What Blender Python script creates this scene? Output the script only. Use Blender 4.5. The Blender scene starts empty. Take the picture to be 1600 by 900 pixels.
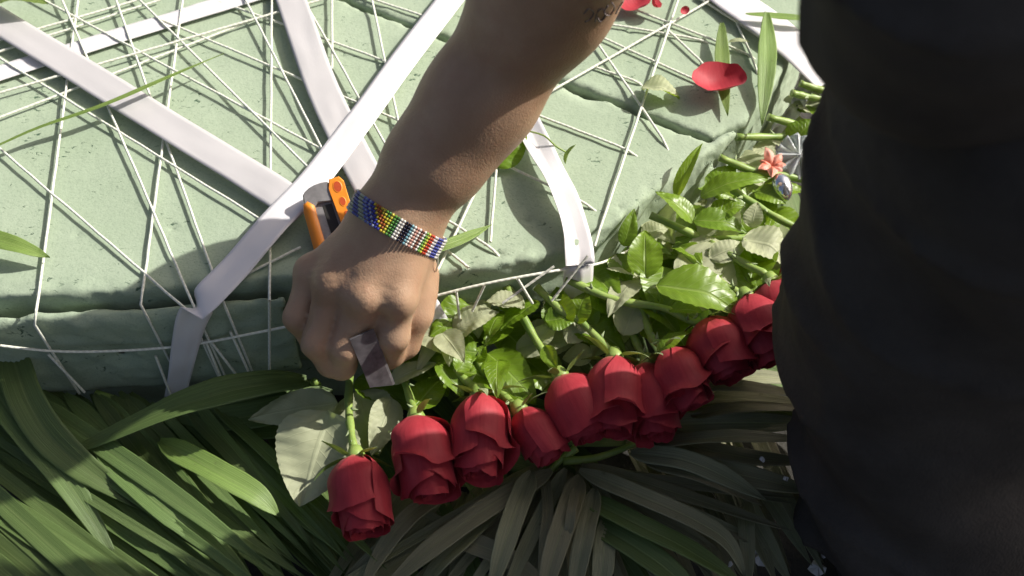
import bpy, math, random
import numpy as np
from mathutils import Vector, Matrix, noise as mnoise

S = bpy.context.scene
COL = S.collection
rad = math.radians

# ------------------------------------------------------------------ camera, sky, sun
FPX, PITCH = 1716.0, rad(52.0)
CAM = Vector((0.0, -0.443, 0.627))
D_ = Vector((0, math.cos(PITCH), -math.sin(PITCH)))
U_ = Vector((0, math.sin(PITCH), math.cos(PITCH)))
cd = bpy.data.cameras.new('camera')
cd.sensor_width = 36.0
cd.lens = 36.0 * FPX / 1600.0
cd.clip_start, cd.clip_end = 0.01, 500
cd.dof.use_dof = True
cd.dof.focus_distance = 0.69
cd.dof.aperture_fstop = 9.0
cam = bpy.data.objects.new('camera', cd)
COL.objects.link(cam)
cam.location = CAM
cam.rotation_euler = (math.pi / 2 - PITCH, 0, 0)
S.camera = cam

SUN = Vector((0.735, 0.245, 0.63)).normalized()          # towards the sun
elev = math.asin(SUN.z)
w = bpy.data.worlds.new('World')
S.world = w
w.use_nodes = True
nt = w.node_tree
sky = nt.nodes.new('ShaderNodeTexSky')
sky.sky_type = 'NISHITA'
sky.sun_disc = False
sky.sun_elevation = elev
sky.dust_density = 6.0
sky.air_density = 0.7
sky.ozone_density = 0.3
sky.sun_rotation = math.atan2(SUN.x, SUN.y)
bg = nt.nodes['Background']
nt.links.new(sky.outputs[0], bg.inputs[0])
bg.inputs[1].default_value = 0.088
sl = bpy.data.lights.new('sun', 'SUN')
sl.energy = 4.4
sl.angle = rad(0.6)
sl.color = (1.0, 0.96, 0.90)
so = bpy.data.objects.new('sun', sl)
COL.objects.link(so)
so.location = SUN * 5
so.rotation_euler = (-SUN).to_track_quat('-Z', 'Y').to_euler()
S.view_settings.view_transform = 'Standard'
S.view_settings.look = 'None'
S.view_settings.exposure = 0.46
S.view_settings.gamma = 1.0
S.render.engine = 'CYCLES'
S.cycles.max_bounces = 8
S.cycles.transparent_max_bounces = 8


def W(px, py, z):
    """point at height z under the pixel of the 1600x900 photograph"""
    d = D_ + Vector(((px - 800) / FPX, 0, 0)) + U_ * ((450 - py) / FPX)
    return CAM + d * ((z - CAM.z) / d.z)


def PX(n, p):                                            # metres covered by n pixels at point p
    return n / FPX * (p - CAM).dot(D_)


# ------------------------------------------------------------------ helpers
def tag(o, label=None, cat=None, group=None, kind=None):
    if label: o['label'] = label
    if cat: o['category'] = cat
    if group: o['group'] = group
    if kind: o['kind'] = kind
    return o


def thing(name, label, cat, loc=(0, 0, 0), mat=None, group=None):
    o = bpy.data.objects.new(name, None)
    COL.objects.link(o)
    o.empty_display_size = 0.02
    if mat is not None:
        o.matrix_world = mat
    else:
        o.location = loc
    tag(o, label, cat, group)
    return o


def mesh(name, vs, fs, mat, parent=None, uv=None, local=False, smooth=True, attr=None, mats=None, midx=None):
    me = bpy.data.meshes.new(name)
    if parent is not None and not local:
        inv = parent.matrix_basis.inverted()
        vs = [inv @ Vector(v) for v in vs]
    me.from_pydata([tuple(v) for v in vs], [], fs)
    if uv is not None:
        l = me.uv_layers.new(name='UVMap')
        vi = np.empty(len(me.loops), dtype=np.int32)
        me.loops.foreach_get('vertex_index', vi)
        l.data.foreach_set('uv', np.asarray(uv, dtype=np.float32)[vi].ravel())
    if attr is not None:
        a = me.color_attributes.new('bead', 'FLOAT_COLOR', 'POINT')
        a.data.foreach_set('color', np.asarray(attr, dtype=np.float32).ravel())
    for m in (mats or [mat]):
        me.materials.append(m)
    if midx is not None:
        me.polygons.foreach_set('material_index', midx)
    if smooth:
        me.polygons.foreach_set('use_smooth', [True] * len(me.polygons))
    me.update()
    return link(name, me, parent)


def link(name, me, parent=None):
    o = bpy.data.objects.new(name, me)
    COL.objects.link(o)
    if parent is not None:
        o.parent = parent
    return o


def grid_faces(nu, nv, off=0):
    return [(off + j * nu + i, off + j * nu + i + 1, off + (j + 1) * nu + i + 1, off + (j + 1) * nu + i)
            for j in range(nv - 1) for i in range(nu - 1)]


def spline(pts, n):
    """Catmull-Rom through pts, n samples"""
    P = [Vector(p) for p in pts]
    if len(P) == 2:
        return [P[0].lerp(P[1], i / (n - 1)) for i in range(n)]
    Q = [2 * P[0] - P[1]] + P + [2 * P[-1] - P[-2]]
    out = []
    m = len(P) - 1
    for i in range(n):
        t = i / (n - 1) * m
        k = min(int(t), m - 1)
        t -= k
        a, b, c, d = Q[k:k + 4]
        out.append(0.5 * ((2 * b) + (c - a) * t + (2 * a - 5 * b + 4 * c - d) * t * t + (3 * b - a - 3 * c + d) * t ** 3))
    return out


def tube(path, radii, ns=8, cap=True):
    vs, fs = [], []
    n = len(path)
    up = Vector((0.3, 0.2, 1)).normalized()
    for i, p in enumerate(path):
        t = (path[min(i + 1, n - 1)] - path[max(i - 1, 0)]).normalized()
        a = t.cross(up)
        if a.length < 1e-3: a = t.cross(Vector((1, 0, 0)))
        a.normalize()
        b = a.cross(t)
        r = radii[i] if hasattr(radii, '__len__') else radii
        for k in range(ns):
            an = 2 * math.pi * k / ns
            vs.append(p + (a * math.cos(an) + b * math.sin(an)) * r)
    for i in range(n - 1):
        for k in range(ns):
            fs.append((i * ns + k, i * ns + (k + 1) % ns, (i + 1) * ns + (k + 1) % ns, (i + 1) * ns + k))
    if cap:
        fs.append(tuple(range(ns - 1, -1, -1)))
        fs.append(tuple((n - 1) * ns + k for k in range(ns)))
    return vs, fs


class Net:
    """implicit surface on a grid, meshed by surface nets"""
    def __init__(self, lo, hi, h):
        self.lo, self.h = np.array(lo, float), h
        self.n = np.ceil((np.array(hi) - self.lo) / h).astype(int) + 1
        self.ax = [self.lo[i] + h * np.arange(self.n[i]) for i in range(3)]
        self.f = np.full(self.n, 0.05, dtype=np.float32)

    def coords(self):
        return np.meshgrid(*[a.astype(np.float32) for a in self.ax], indexing='ij', sparse=True)

    def extract(self):
        f = self.f
        s = f < 0
        nx, ny, nz = f.shape
        acc = np.zeros((nx - 1, ny - 1, nz - 1, 3), dtype=np.float32)
        cnt = np.zeros((nx - 1, ny - 1, nz - 1), dtype=np.float32)
        corners = [(i, j, k) for i in (0, 1) for j in (0, 1) for k in (0, 1)]
        cs = np.zeros((nx - 1, ny - 1, nz - 1), dtype=np.int8)
        V = lambda a, c: a[c[0]:c[0] + nx - 1, c[1]:c[1] + ny - 1, c[2]:c[2] + nz - 1]
        for c in corners: cs += V(s, c)
        act = (cs > 0) & (cs < 8)
        idx = np.argwhere(act)
        vals = {c: f[idx[:, 0] + c[0], idx[:, 1] + c[1], idx[:, 2] + c[2]] for c in corners}
        acc = np.zeros((len(idx), 3)); cnt = np.zeros(len(idx))
        for c in corners:
            for a in range(3):
                if c[a]: continue
                c2 = list(c); c2[a] = 1; c2 = tuple(c2)
                v0, v1 = vals[c], vals[c2]
                m = (v0 < 0) != (v1 < 0)
                t = np.where(m, v0 / np.where(m, v0 - v1, 1), 0)
                p = np.array(c, float)[None, :].repeat(len(idx), 0)
                p[:, a] += t
                acc += p * m[:, None]; cnt += m
        vs = (idx + acc / cnt[:, None]) * self.h + self.lo
        vid = np.full(act.shape, -1, dtype=np.int64)
        vid[act] = np.arange(len(idx))
        fs = []
        for a in range(3):
            b, c = (a + 1) % 3, (a + 2) % 3
            s0 = np.take(s, range(0, f.shape[a] - 1), axis=a)
            s1 = np.take(s, range(1, f.shape[a]), axis=a)
            e = np.argwhere(s0 != s1)
            ok = (e[:, b] > 0) & (e[:, c] > 0) & (e[:, b] < f.shape[b] - 1) & (e[:, c] < f.shape[c] - 1)
            e = e[ok]
            q = []
            for db, dc in ((1, 1), (0, 1), (0, 0), (1, 0)):
                t = e.copy(); t[:, b] -= db; t[:, c] -= dc
                q.append(vid[t[:, 0], t[:, 1], t[:, 2]])
            q = np.stack(q, 1)
            inside = s[e[:, 0], e[:, 1], e[:, 2]]
            q[~inside] = q[~inside][:, ::-1]
            fs.append(q)
        return vs, np.concatenate(fs)


def net_mesh(name, net, mat, parent=None):
    vs, fs = net.extract()
    if parent is not None:
        M = np.array(parent.matrix_basis.inverted())
        vs = vs @ M[:3, :3].T + M[:3, 3]
    me = bpy.data.meshes.new(name)
    me.vertices.add(len(vs)); me.loops.add(fs.size); me.polygons.add(len(fs))
    me.vertices.foreach_set('co', vs.astype(np.float32).ravel())
    me.loops.foreach_set('vertex_index', fs.astype(np.int32).ravel())
    me.polygons.foreach_set('loop_start', np.arange(0, fs.size, 4, dtype=np.int32))
    me.polygons.foreach_set('use_smooth', np.ones(len(fs), dtype=bool))
    me.update(calc_edges=True); me.validate()
    me.materials.append(mat)
    return link(name, me, parent)


def cone(X, Y, Z, a, b, r1, r2):
    ax, ay, az = a; d = np.array(b, float) - np.array(a, float)
    L = max(float(d @ d), 1e-9)
    t = np.clip(((X - ax) * d[0] + (Y - ay) * d[1] + (Z - az) * d[2]) / L, 0, 1)
    q = (X - ax - t * d[0]) ** 2 + (Y - ay - t * d[1]) ** 2 + (Z - az - t * d[2]) ** 2
    return np.sqrt(q) - (r1 + t * (r2 - r1))


def smin(a, b, k):
    h = np.clip(0.5 + 0.5 * (b - a) / k, 0, 1)
    return b + (a - b) * h - k * h * (1 - h)


def vnoise(X, Y, Z, seed=0):
    """cheap smooth value noise for arrays (period free)"""
    X, Y, Z = np.broadcast_arrays(X, Y, Z)
    r = np.random.RandomState(seed).rand(32, 32, 32).astype(np.float32)
    def sp(A):
        i = np.floor(A).astype(np.int32); f = (A - i).astype(np.float32)
        return i & 31, (i + 1) & 31, f * f * (3 - 2 * f)
    x0, x1, fx = sp(X); y0, y1, fy = sp(Y); z0, z1, fz = sp(Z)
    l = lambda a, b, t: a + (b - a) * t
    return l(l(l(r[x0, y0, z0], r[x1, y0, z0], fx), l(r[x0, y1, z0], r[x1, y1, z0], fx), fy),
             l(l(r[x0, y0, z1], r[x1, y0, z1], fx), l(r[x0, y1, z1], r[x1, y1, z1], fx), fy), fz) * 2 - 1


# ------------------------------------------------------------------ materials
class NT:
    def __init__(self, name):
        self.m = bpy.data.materials.new(name)
        self.m.use_nodes = True
        self.t = self.m.node_tree
        self.b = self.t.nodes['Principled BSDF']
        self.out = self.t.nodes['Material Output']

    def n(self, ty, **kw):
        x = self.t.nodes.new('ShaderNode' + ty)
        for k, v in kw.items():
            if k.startswith('i_'):
                x.inputs[int(k[2:]) if k[2:].isdigit() else k[2:]].default_value = v
            else:
                setattr(x, k, v)
        return x

    def l(self, a, b): self.t.links.new(a, b)

    def ramp(self, src, stops):
        r = self.n('ValToRGB')
        e = r.color_ramp.elements
        while len(e) < len(stops): e.new(0.5)
        for i, (p, c) in enumerate(stops):
            e[i].position = p
            e[i].color = (c, c, c, 1) if not hasattr(c, '__len__') else (*c, 1)
        self.l(src, r.inputs[0])
        return r.outputs[0]

    def noise(self, scale, detail=4, rough=0.55, co='Object', dist=0.0, vec=None):
        x = self.n('TexNoise')
        x.inputs['Scale'].default_value = scale
        x.inputs['Detail'].default_value = detail
        x.inputs['Roughness'].default_value = rough
        x.inputs['Distortion'].default_value = dist
        self.l(vec if vec is not None else self.co(co), x.inputs['Vector'])
        return x.outputs[0]

    def co(self, which='Object'):
        return self.n('TexCoord').outputs[which]

    def map(self, src, scale):
        x = self.n('Mapping')
        x.inputs['Scale'].default_value = scale
        self.l(src, x.inputs[0])
        return x.outputs[0]

    def mix(self, f, a, b, mode='MIX'):
        x = self.n('Mix', data_type='RGBA', blend_type=mode)
        for s, v in ((x.inputs[0], f), (x.inputs[6], a), (x.inputs[7], b)):
            if hasattr(v, 'links'): self.l(v, s)
            elif hasattr(v, '__len__'): s.default_value = (*v, 1)
            else: s.default_value = v
        return x.outputs[2]

    def math(self, op, a, b=0.0):
        x = self.n('Math', operation=op)
        for s, v in ((x.inputs[0], a), (x.inputs[1], b)):
            if hasattr(v, 'links'): self.l(v, s)
            else: s.default_value = v
        return x.outputs[0]

    def bump(self, h, strength=0.3, dist=0.001):
        x = self.n('Bump')
        x.inputs['Strength'].default_value = strength
        x.inputs['Distance'].default_value = dist
        self.l(h, x.inputs['Height'])
        self.l(x.outputs[0], self.b.inputs['Normal'])
        return x.outputs[0]

    def base(self, c):
        if hasattr(c, 'links'): self.l(c, self.b.inputs['Base Color'])
        else: self.b.inputs['Base Color'].default_value = (*c, 1)
        return self

    def set(self, **kw):
        for k, v in kw.items():
            self.b.inputs[k.replace('_', ' ')].default_value = v
        return self

    def translucent(self, col, f):
        tr = self.n('BsdfTranslucent')
        if hasattr(col, 'links'): self.l(col, tr.inputs[0])
        else: tr.inputs[0].default_value = (*col, 1)
        mx = self.n('MixShader')
        mx.inputs[0].default_value = f
        self.l(self.b.outputs[0], mx.inputs[1]); self.l(tr.outputs[0], mx.inputs[2])
        self.l(mx.outputs[0], self.out.inputs[0])
        return self


def m_foam():
    t = NT('floral_foam_green')
    n1 = t.noise(14, 5, 0.6)
    n2 = t.noise(260, 3, 0.6)
    c = t.mix(t.ramp(n1, [(0.3, 0.0), (0.7, 1.0)]), (0.305, 0.378, 0.268), (0.370, 0.440, 0.325))
    n3 = t.noise(38, 4, 0.65)
    n4 = t.noise(170, 3, 0.6, dist=0.8, vec=t.map(t.co(), (1.0, 1.9, 1.0)))
    pit = t.math('MULTIPLY', t.ramp(n4, [(0.60, 0.0), (0.66, 1.0)]), t.ramp(n3, [(0.53, 0.0), (0.62, 1.0)]))
    gr_ = t.noise(720, 2, 0.6)
    c = t.mix(t.ramp(gr_, [(0.36, 0.25), (0.48, 0.0)]), c, (0.17, 0.22, 0.16))
    c = t.mix(t.ramp(t.noise(7, 4, 0.6, dist=0.6), [(0.5, 0.0), (0.75, 0.35)]), c, (0.275, 0.345, 0.24))
    c = t.mix(pit, c, (0.08, 0.13, 0.085))
    t.base(c)
    t.set(Roughness=0.93)
    t.b.inputs['Specular IOR Level'].default_value = 0.15
    h = t.math('SUBTRACT', t.math('ADD', t.math('ADD', t.math('MULTIPLY', gr_, 0.22), t.math('MULTIPLY', n2, 0.6)), t.math('MULTIPLY', n3, 0.9)), t.math('MULTIPLY', pit, 1.2))
    t.bump(h, 0.5, 0.0011)
    return t.m


def m_leaf(name, top, vein, under, gloss=0.35, tr=0.22, nv=9.0):
    t = NT(name)
    uv = t.co('UV')
    sx = t.n('SeparateXYZ'); t.l(uv, sx.inputs[0])
    au = t.math('ABSOLUTE', t.math('SUBTRACT', sx.outputs[0], 0.5))
    ph = t.math('SUBTRACT', t.math('MULTIPLY', sx.outputs[1], nv), t.math('MULTIPLY', au, nv * 0.55))
    fr = t.math('ABSOLUTE', t.math('SUBTRACT', t.math('FRACT', ph), 0.5))
    side = t.ramp(fr, [(0.0, 1.0), (0.07, 0.0)])
    mid = t.ramp(au, [(0.0, 1.0), (0.022, 0.6), (0.035, 0.0)])
    ve = t.math('MAXIMUM', t.math('MULTIPLY', side, 0.45), mid)
    nz = t.noise(90, 4, 0.6)
    rnd = t.n('ObjectInfo').outputs['Random']
    c0 = t.mix(t.ramp(nz, [(0.3, 0.0), (0.75, 1.0)]), top, [x * 0.62 for x in top])
    c0 = t.mix(t.math('MULTIPLY', rnd, 0.5), c0, [top[0] * 1.35, top[1] * 1.18, top[2] * 0.9])
    c0 = t.mix(t.math('MULTIPLY', ve, 0.75), c0, vein)
    cu = t.mix(t.ramp(nz, [(0.3, 0.0), (0.75, 1.0)]), under, [x * 0.82 for x in under])
    cu = t.mix(t.math('MULTIPLY', ve, 0.5), cu, [min(1, x * 1.18) for x in under])
    geo = t.n('NewGeometry')
    c = t.mix(geo.outputs['Backfacing'], c0, cu)
    t.base(c)
    rr = t.mix(geo.outputs['Backfacing'], (gloss,) * 3, (0.6,) * 3)
    t.l(rr, t.b.inputs['Roughness'])
    h = t.math('SUBTRACT', t.math('MULTIPLY', nz, 0.4), ve)
    t.bump(h, 0.5, 0.0007)
    t.translucent(t.mix(0.5, c, (top[0] * 4.2, top[1] * 3.2, top[2] * 0.8)), tr)
    return t.m


def m_palm(name, a, b, under, tr=0.2, rough=0.45):
    t = NT(name)
    uv = t.co('UV')
    st = t.noise(1.0, 3, 0.6, vec=t.map(uv, (26, 1.2, 1)))
    rnd = t.n('ObjectInfo').outputs['Random']
    bl = t.noise(30, 3, 0.6)
    c = t.mix(t.ramp(st, [(0.3, 0.0), (0.7, 1.0)]), [x * 0.8 for x in a], b)
    fine = t.noise(1.0, 2, 0.5, vec=t.map(uv, (75, 0.7, 1)))
    c = t.mix(t.ramp(fine, [(0.55, 0.0), (0.66, 0.7)]), c, [min(1, x * 1.75) for x in b])
    c = t.mix(t.math('MULTIPLY', rnd, 0.6), c, [a[0] * 0.75, a[1] * 0.55, a[2] * 0.6])
    c = t.mix(t.ramp(bl, [(0.55, 0.0), (0.8, 0.4)]), c, (0.10, 0.13, 0.05))
    sx = t.n('SeparateXYZ'); t.l(uv, sx.inputs[0])
    mid = t.ramp(t.math('ABSOLUTE', t.math('SUBTRACT', sx.outputs[0], 0.5)), [(0.0, 1.0), (0.035, 0.0)])
    c = t.mix(t.math('MULTIPLY', mid, 0.45), c, (0.26, 0.31, 0.12))
    sp = t.ramp(t.noise(150, 2, 0.5), [(0.70, 0.0), (0.78, 1.0)])
    c = t.mix(t.math('MULTIPLY', sp, 0.5), c, (0.09, 0.075, 0.035))
    geo = t.n('NewGeometry')
    c = t.mix(t.math('MULTIPLY', geo.outputs['Backfacing'], 0.7), c, under)
    t.base(c)
    t.set(Roughness=rough)
    t.bump(st, 0.6, 0.0008)
    t.translucent(t.mix(0.5, c, (0.30, 0.42, 0.06)), tr)
    return t.m


def m_petal(name, a, b, dark):
    t = NT(name)
    uv = t.co('UV')
    st = t.noise(1.0, 4, 0.6, vec=t.map(uv, (22, 2.0, 1)))
    nz = t.noise(55, 4, 0.6)
    c = t.mix(t.ramp(nz, [(0.3, 0.0), (0.7, 1.0)]), a, b)
    c = t.mix(t.ramp(st, [(0.45, 0.0), (0.8, 0.5)]), c, dark)
    sx = t.n('SeparateXYZ'); t.l(uv, sx.inputs[0])
    c = t.mix(t.ramp(sx.outputs[1], [(0.0, 0.55), (0.10, 0.0)]), c, (0.45, 0.38, 0.16))
    t.base(c)
    t.set(Roughness=0.58)
    t.b.inputs['Specular IOR Level'].default_value = 0.3
    t.b.inputs['Sheen Weight'].default_value = 0.12
    t.b.inputs['Sheen Roughness'].default_value = 0.5
    t.b.inputs['Sheen Tint'].default_value = (1.0, 0.45, 0.5, 1)
    t.bump(t.math('ADD', st, t.math('MULTIPLY', nz, 0.6)), 0.35, 0.0006)
    t.translucent((0.55, 0.02, 0.03), 0.10)
    return t.m


def m_stem():
    t = NT('rose_stem_green')
    nz = t.noise(60, 4, 0.6)
    t.base(t.mix(t.ramp(nz, [(0.3, 0.0), (0.7, 1.0)]), (0.15, 0.25, 0.045), (0.30, 0.40, 0.10)))
    t.set(Roughness=0.45, Subsurface_Weight=0.1, Subsurface_Scale=0.003)
    t.bump(nz, 0.3, 0.0006)
    return t.m


def m_plain(name, c, rough=0.6, scale=80, var=0.18, bump=0.2, dist=0.0005, metal=0.0, spec=0.5):
    t = NT(name)
    nz = t.noise(scale, 5, 0.6)
    t.base(t.mix(t.ramp(nz, [(0.3, 0.0), (0.7, 1.0)]), [x * (1 - var) for x in c], [min(1, x * (1 + var)) for x in c]))
    t.set(Roughness=rough, Metallic=metal)
    t.b.inputs['Specular IOR Level'].default_value = spec
    if bump: t.bump(nz, bump, dist)
    return t.m


def m_ribbon(name, c, tr, rough=0.42):
    t = NT(name)
    uv = t.co('UV')
    wv = t.noise(1.0, 2, 0.5, vec=t.map(uv, (90, 3.0, 1)))
    nz = t.noise(35, 3, 0.5)
    t.base(t.mix(t.ramp(nz, [(0.3, 0.0), (0.7, 1.0)]), [x * 0.94 for x in c], c))
    t.set(Roughness=rough)
    t.b.inputs['Sheen Weight'].default_value = 0.2
    t.bump(t.math('ADD', wv, t.math('MULTIPLY', nz, 1.5)), 0.16, 0.0006)
    t.translucent(c, tr)
    return t.m


def m_string():
    t = NT('white_cotton_string')
    uv = t.co('UV')
    sx = t.n('SeparateXYZ'); t.l(uv, sx.inputs[0])
    tw = t.math('SINE', t.math('MULTIPLY', t.math('ADD', sx.outputs[0], sx.outputs[1]), 2 * math.pi))
    t.base(t.mix(t.ramp(tw, [(0.0, 0.0), (0.6, 1.0)]), (0.66, 0.67, 0.57), (0.74, 0.75, 0.65)))
    t.set(Roughness=0.8)
    t.bump(tw, 0.25, 0.0002)
    return t.m


def m_skin():
    t = NT('brown_skin')
    n1 = t.noise(28, 4, 0.6)
    n2 = t.noise(420, 3, 0.6)
    v = t.n('TexVoronoi', feature='DISTANCE_TO_EDGE'); v.inputs['Scale'].default_value = 520
    t.l(t.co(), v.inputs['Vector'])
    c = t.mix(t.ramp(n1, [(0.3, 0.0), (0.72, 1.0)]), (0.36, 0.218, 0.132), (0.47, 0.31, 0.20))
    c = t.mix(t.ramp(t.noise(75, 3, 0.6), [(0.5, 0.0), (0.75, 0.4)]), c, (0.40, 0.215, 0.135))
    t.base(c)
    t.set(Roughness=0.5, Subsurface_Weight=0.12, Subsurface_Scale=0.004)
    t.b.inputs['Subsurface Radius'].default_value = (1.0, 0.35, 0.2)
    t.b.inputs['Specular IOR Level'].default_value = 0.4
    h = t.math('ADD', t.math('MULTIPLY', n2, 0.6), t.math('ADD', t.math('MULTIPLY', t.ramp(v.outputs[0], [(0.0, 0.0), (0.2, 1.0)]), 0.25), t.math('MULTIPLY', n1, 1.5)))
    t.bump(h, 0.26, 0.0009)
    return t.m


def m_cloth():
    t = NT('black_trouser_cloth')
    wv = t.noise(700, 3, 0.6)
    nz = t.noise(22, 6, 0.65)
    t.base(t.mix(t.ramp(nz, [(0.3, 0.0), (0.7, 1.0)]), (0.045, 0.040, 0.035), (0.070, 0.063, 0.056)))
    t.set(Roughness=0.9)
    t.b.inputs['Sheen Weight'].default_value = 0.0
    t.b.inputs['Specular IOR Level'].default_value = 0.15
    t.bump(t.math('ADD', wv, t.math('MULTIPLY', nz, 4.0)), 0.45, 0.0016)
    return t.m


M = dict(
    foam=m_foam(),
    rose_leaf=m_leaf('rose_leaf_green', (0.15, 0.265, 0.018), (0.28, 0.39, 0.09), (0.47, 0.50, 0.31), 0.38, 0.30),
    petal=m_petal('rose_petal_red', (0.35, 0.024, 0.036), (0.44, 0.045, 0.058), (0.22, 0.008, 0.018)),
    palm=m_palm('palm_leaflet_green', (0.095, 0.168, 0.045), (0.175, 0.265, 0.085), (0.18, 0.24, 0.115), 0.25),
    palm_dull=m_palm('dried_palm_leaflet', (0.21, 0.225, 0.115), (0.33, 0.34, 0.195), (0.32, 0.33, 0.20), 0.12, 0.5),
    blade=m_palm('fresh_leaflet_light_green', (0.17, 0.30, 0.055), (0.27, 0.40, 0.11), (0.28, 0.37, 0.16), 0.25),
    stem=m_stem(),
    cut=m_plain('cut_stem_pith', (0.50, 0.58, 0.28), 0.7),
    sepal=m_leaf('rose_sepal_green', (0.16, 0.26, 0.07), (0.24, 0.34, 0.12), (0.34, 0.42, 0.22), 0.5, 0.15),
    ribbon=m_ribbon('white_satin_ribbon', (0.77, 0.75, 0.755), 0.12),
    sheer=m_ribbon('grey_white_ribbon', (0.60, 0.585, 0.585), 0.2, 0.5),
    string=m_string(),
    skin=m_skin(),
    cloth=m_cloth(),
    orange=m_plain('orange_rubber_grip', (0.85, 0.27, 0.02), 0.42, 60, 0.06, 0.1),
    hole=m_plain('dark_orange_rubber', (0.50, 0.07, 0.012), 0.5),
    grey=m_plain('grey_knife_casing', (0.30, 0.285, 0.275), 0.4, 120, 0.25, 0.2, 0.0003, 0.4),
    black=m_plain('black_plastic', (0.02, 0.018, 0.016), 0.5),
    steel=m_plain('stained_blade_steel', (0.15, 0.14, 0.145), 0.5, 110, 0.5, 0.3, 0.0003, 0.25),
    ground=m_plain('dark_ground', (0.035, 0.033, 0.028), 0.9, 45, 0.5, 0.8, 0.006),  # very dark brown-grey ground with random tone variation
    paper=m_plain('white_scrap', (0.62, 0.60, 0.57), 0.7),
    wood=m_plain('brown_twig', (0.16, 0.09, 0.05), 0.8),
)


# ------------------------------------------------------------------ setting
rg = random.Random(5)
gv, gf = [], []
for j in range(41):
    for i in range(41):
        x, y = (i - 20) / 20, (j - 20) / 20
        x, y = math.copysign(abs(x) ** 3, x) * 60, math.copysign(abs(y) ** 3, y) * 60
        gv.append((x, y, -0.06 + (mnoise.noise(Vector((x * 9, y * 9, 0))) * 0.006)))
tag(mesh('ground', gv, grid_faces(41, 41), M['ground']), kind='structure')

# ------------------------------------------------------------------ floral foam
ZT = 0.10


def polysdf(X, Y, P):
    P = np.array(P)
    d = np.full(X.shape, 1e9); s = np.ones(X.shape)
    for i in range(len(P)):
        a, b = P[i], P[i - 1]
        e = b - a
        wx, wy = X - a[0], Y - a[1]
        t = np.clip((wx * e[0] + wy * e[1]) / (e @ e), 0, 1)
        d = np.minimum(d, (wx - e[0] * t) ** 2 + (wy - e[1] * t) ** 2)
        c1, c2, c3 = Y >= a[1], Y < b[1], e[0] * wy > e[1] * wx
        fl = (c1 & c2 & c3) | (~c1 & ~c2 & ~c3)
        s = np.where(fl, -s, s)
    return s * np.sqrt(d)


EDGE = [W(x, y, ZT).xy for x, y in ((-420, 520), (-200, 486), (0, 470), (150, 462), (300, 452), (420, 442), (520, 440),
        (600, 438), (670, 428), (760, 416), (850, 400), (930, 368), (1000, 318), (1060, 275), (1120, 228), (1180, 176), (1225, 110), (1262, 40), (1290, -40), (1300, -120), (1280, -260))]
EDGE = [Vector(p.to_3d()) for p in EDGE]
EDGE = [p.xy for p in spline(EDGE, 70)]
seam = [W(x, y, ZT).xy for x, y in ((-500, -405), (540, 0), (660, 46), (890, 132), (1110, 217), (1190, 250))]


def edge_y(x):
    for a, b in zip(EDGE, EDGE[1:]):
        if a.x <= x <= b.x: return a.y + (b.y - a.y) * (x - a.x) / max(b.x - a.x, 1e-6)
    return EDGE[0].y


def face(px, py, off=0.010):
    """point under a pixel on the upright front of the block, off metres before its top edge"""
    lo, hi = -0.06, ZT + 0.002
    g = lambda z: (lambda p: p.y - (edge_y(p.x) - off))(W(px, py, z))
    if g(hi) > 0: return W(px, py, hi)
    for _ in range(40):
        m = (lo + hi) / 2
        if g(m) > 0: lo = m
        else: hi = m
    return W(px, py, lo)


foam = thing('floral_foam_block', 'large pale green block of crumbly floral foam wound with white string and ribbon', 'floral foam', (0, 0.15, 0))
GOUGE = []
gr = random.Random(11)
for x, y, r in ((825, 342, 9), (862, 330, 7), (778, 395, 12), (790, 420, 14), (720, 430, 12), (850, 405, 12), (1060, 95, 5), (985, 50, 6), (1005, 175, 5),
                (205, 275, 7), (270, 355, 9), (120, 365, 6), (1178, 205, 10), (1205, 150, 8), (1142, 238, 9), (560, 12, 7), (930, 365, 14), (430, 455, 10), (760, 430, 9), (700, 418, 7), (735, 405, 6), (752, 412, 5), (805, 402, 8), (818, 388, 6), (872, 388, 9), (688, 440, 10), (840, 380, 5), (910, 350, 6), (890, 372, 8), (205, 262, 4), (212, 285, 4), (262, 350, 5), (280, 362, 6), (140, 330, 3), (150, 350, 3), (1010, 108, 4), (1052, 172, 5), (1150, 195, 6), (990, 290, 6), (968, 322, 7)):
    GOUGE.append((W(x, y, ZT), PX(r, W(x, y, ZT)) * 0.9))


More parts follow.
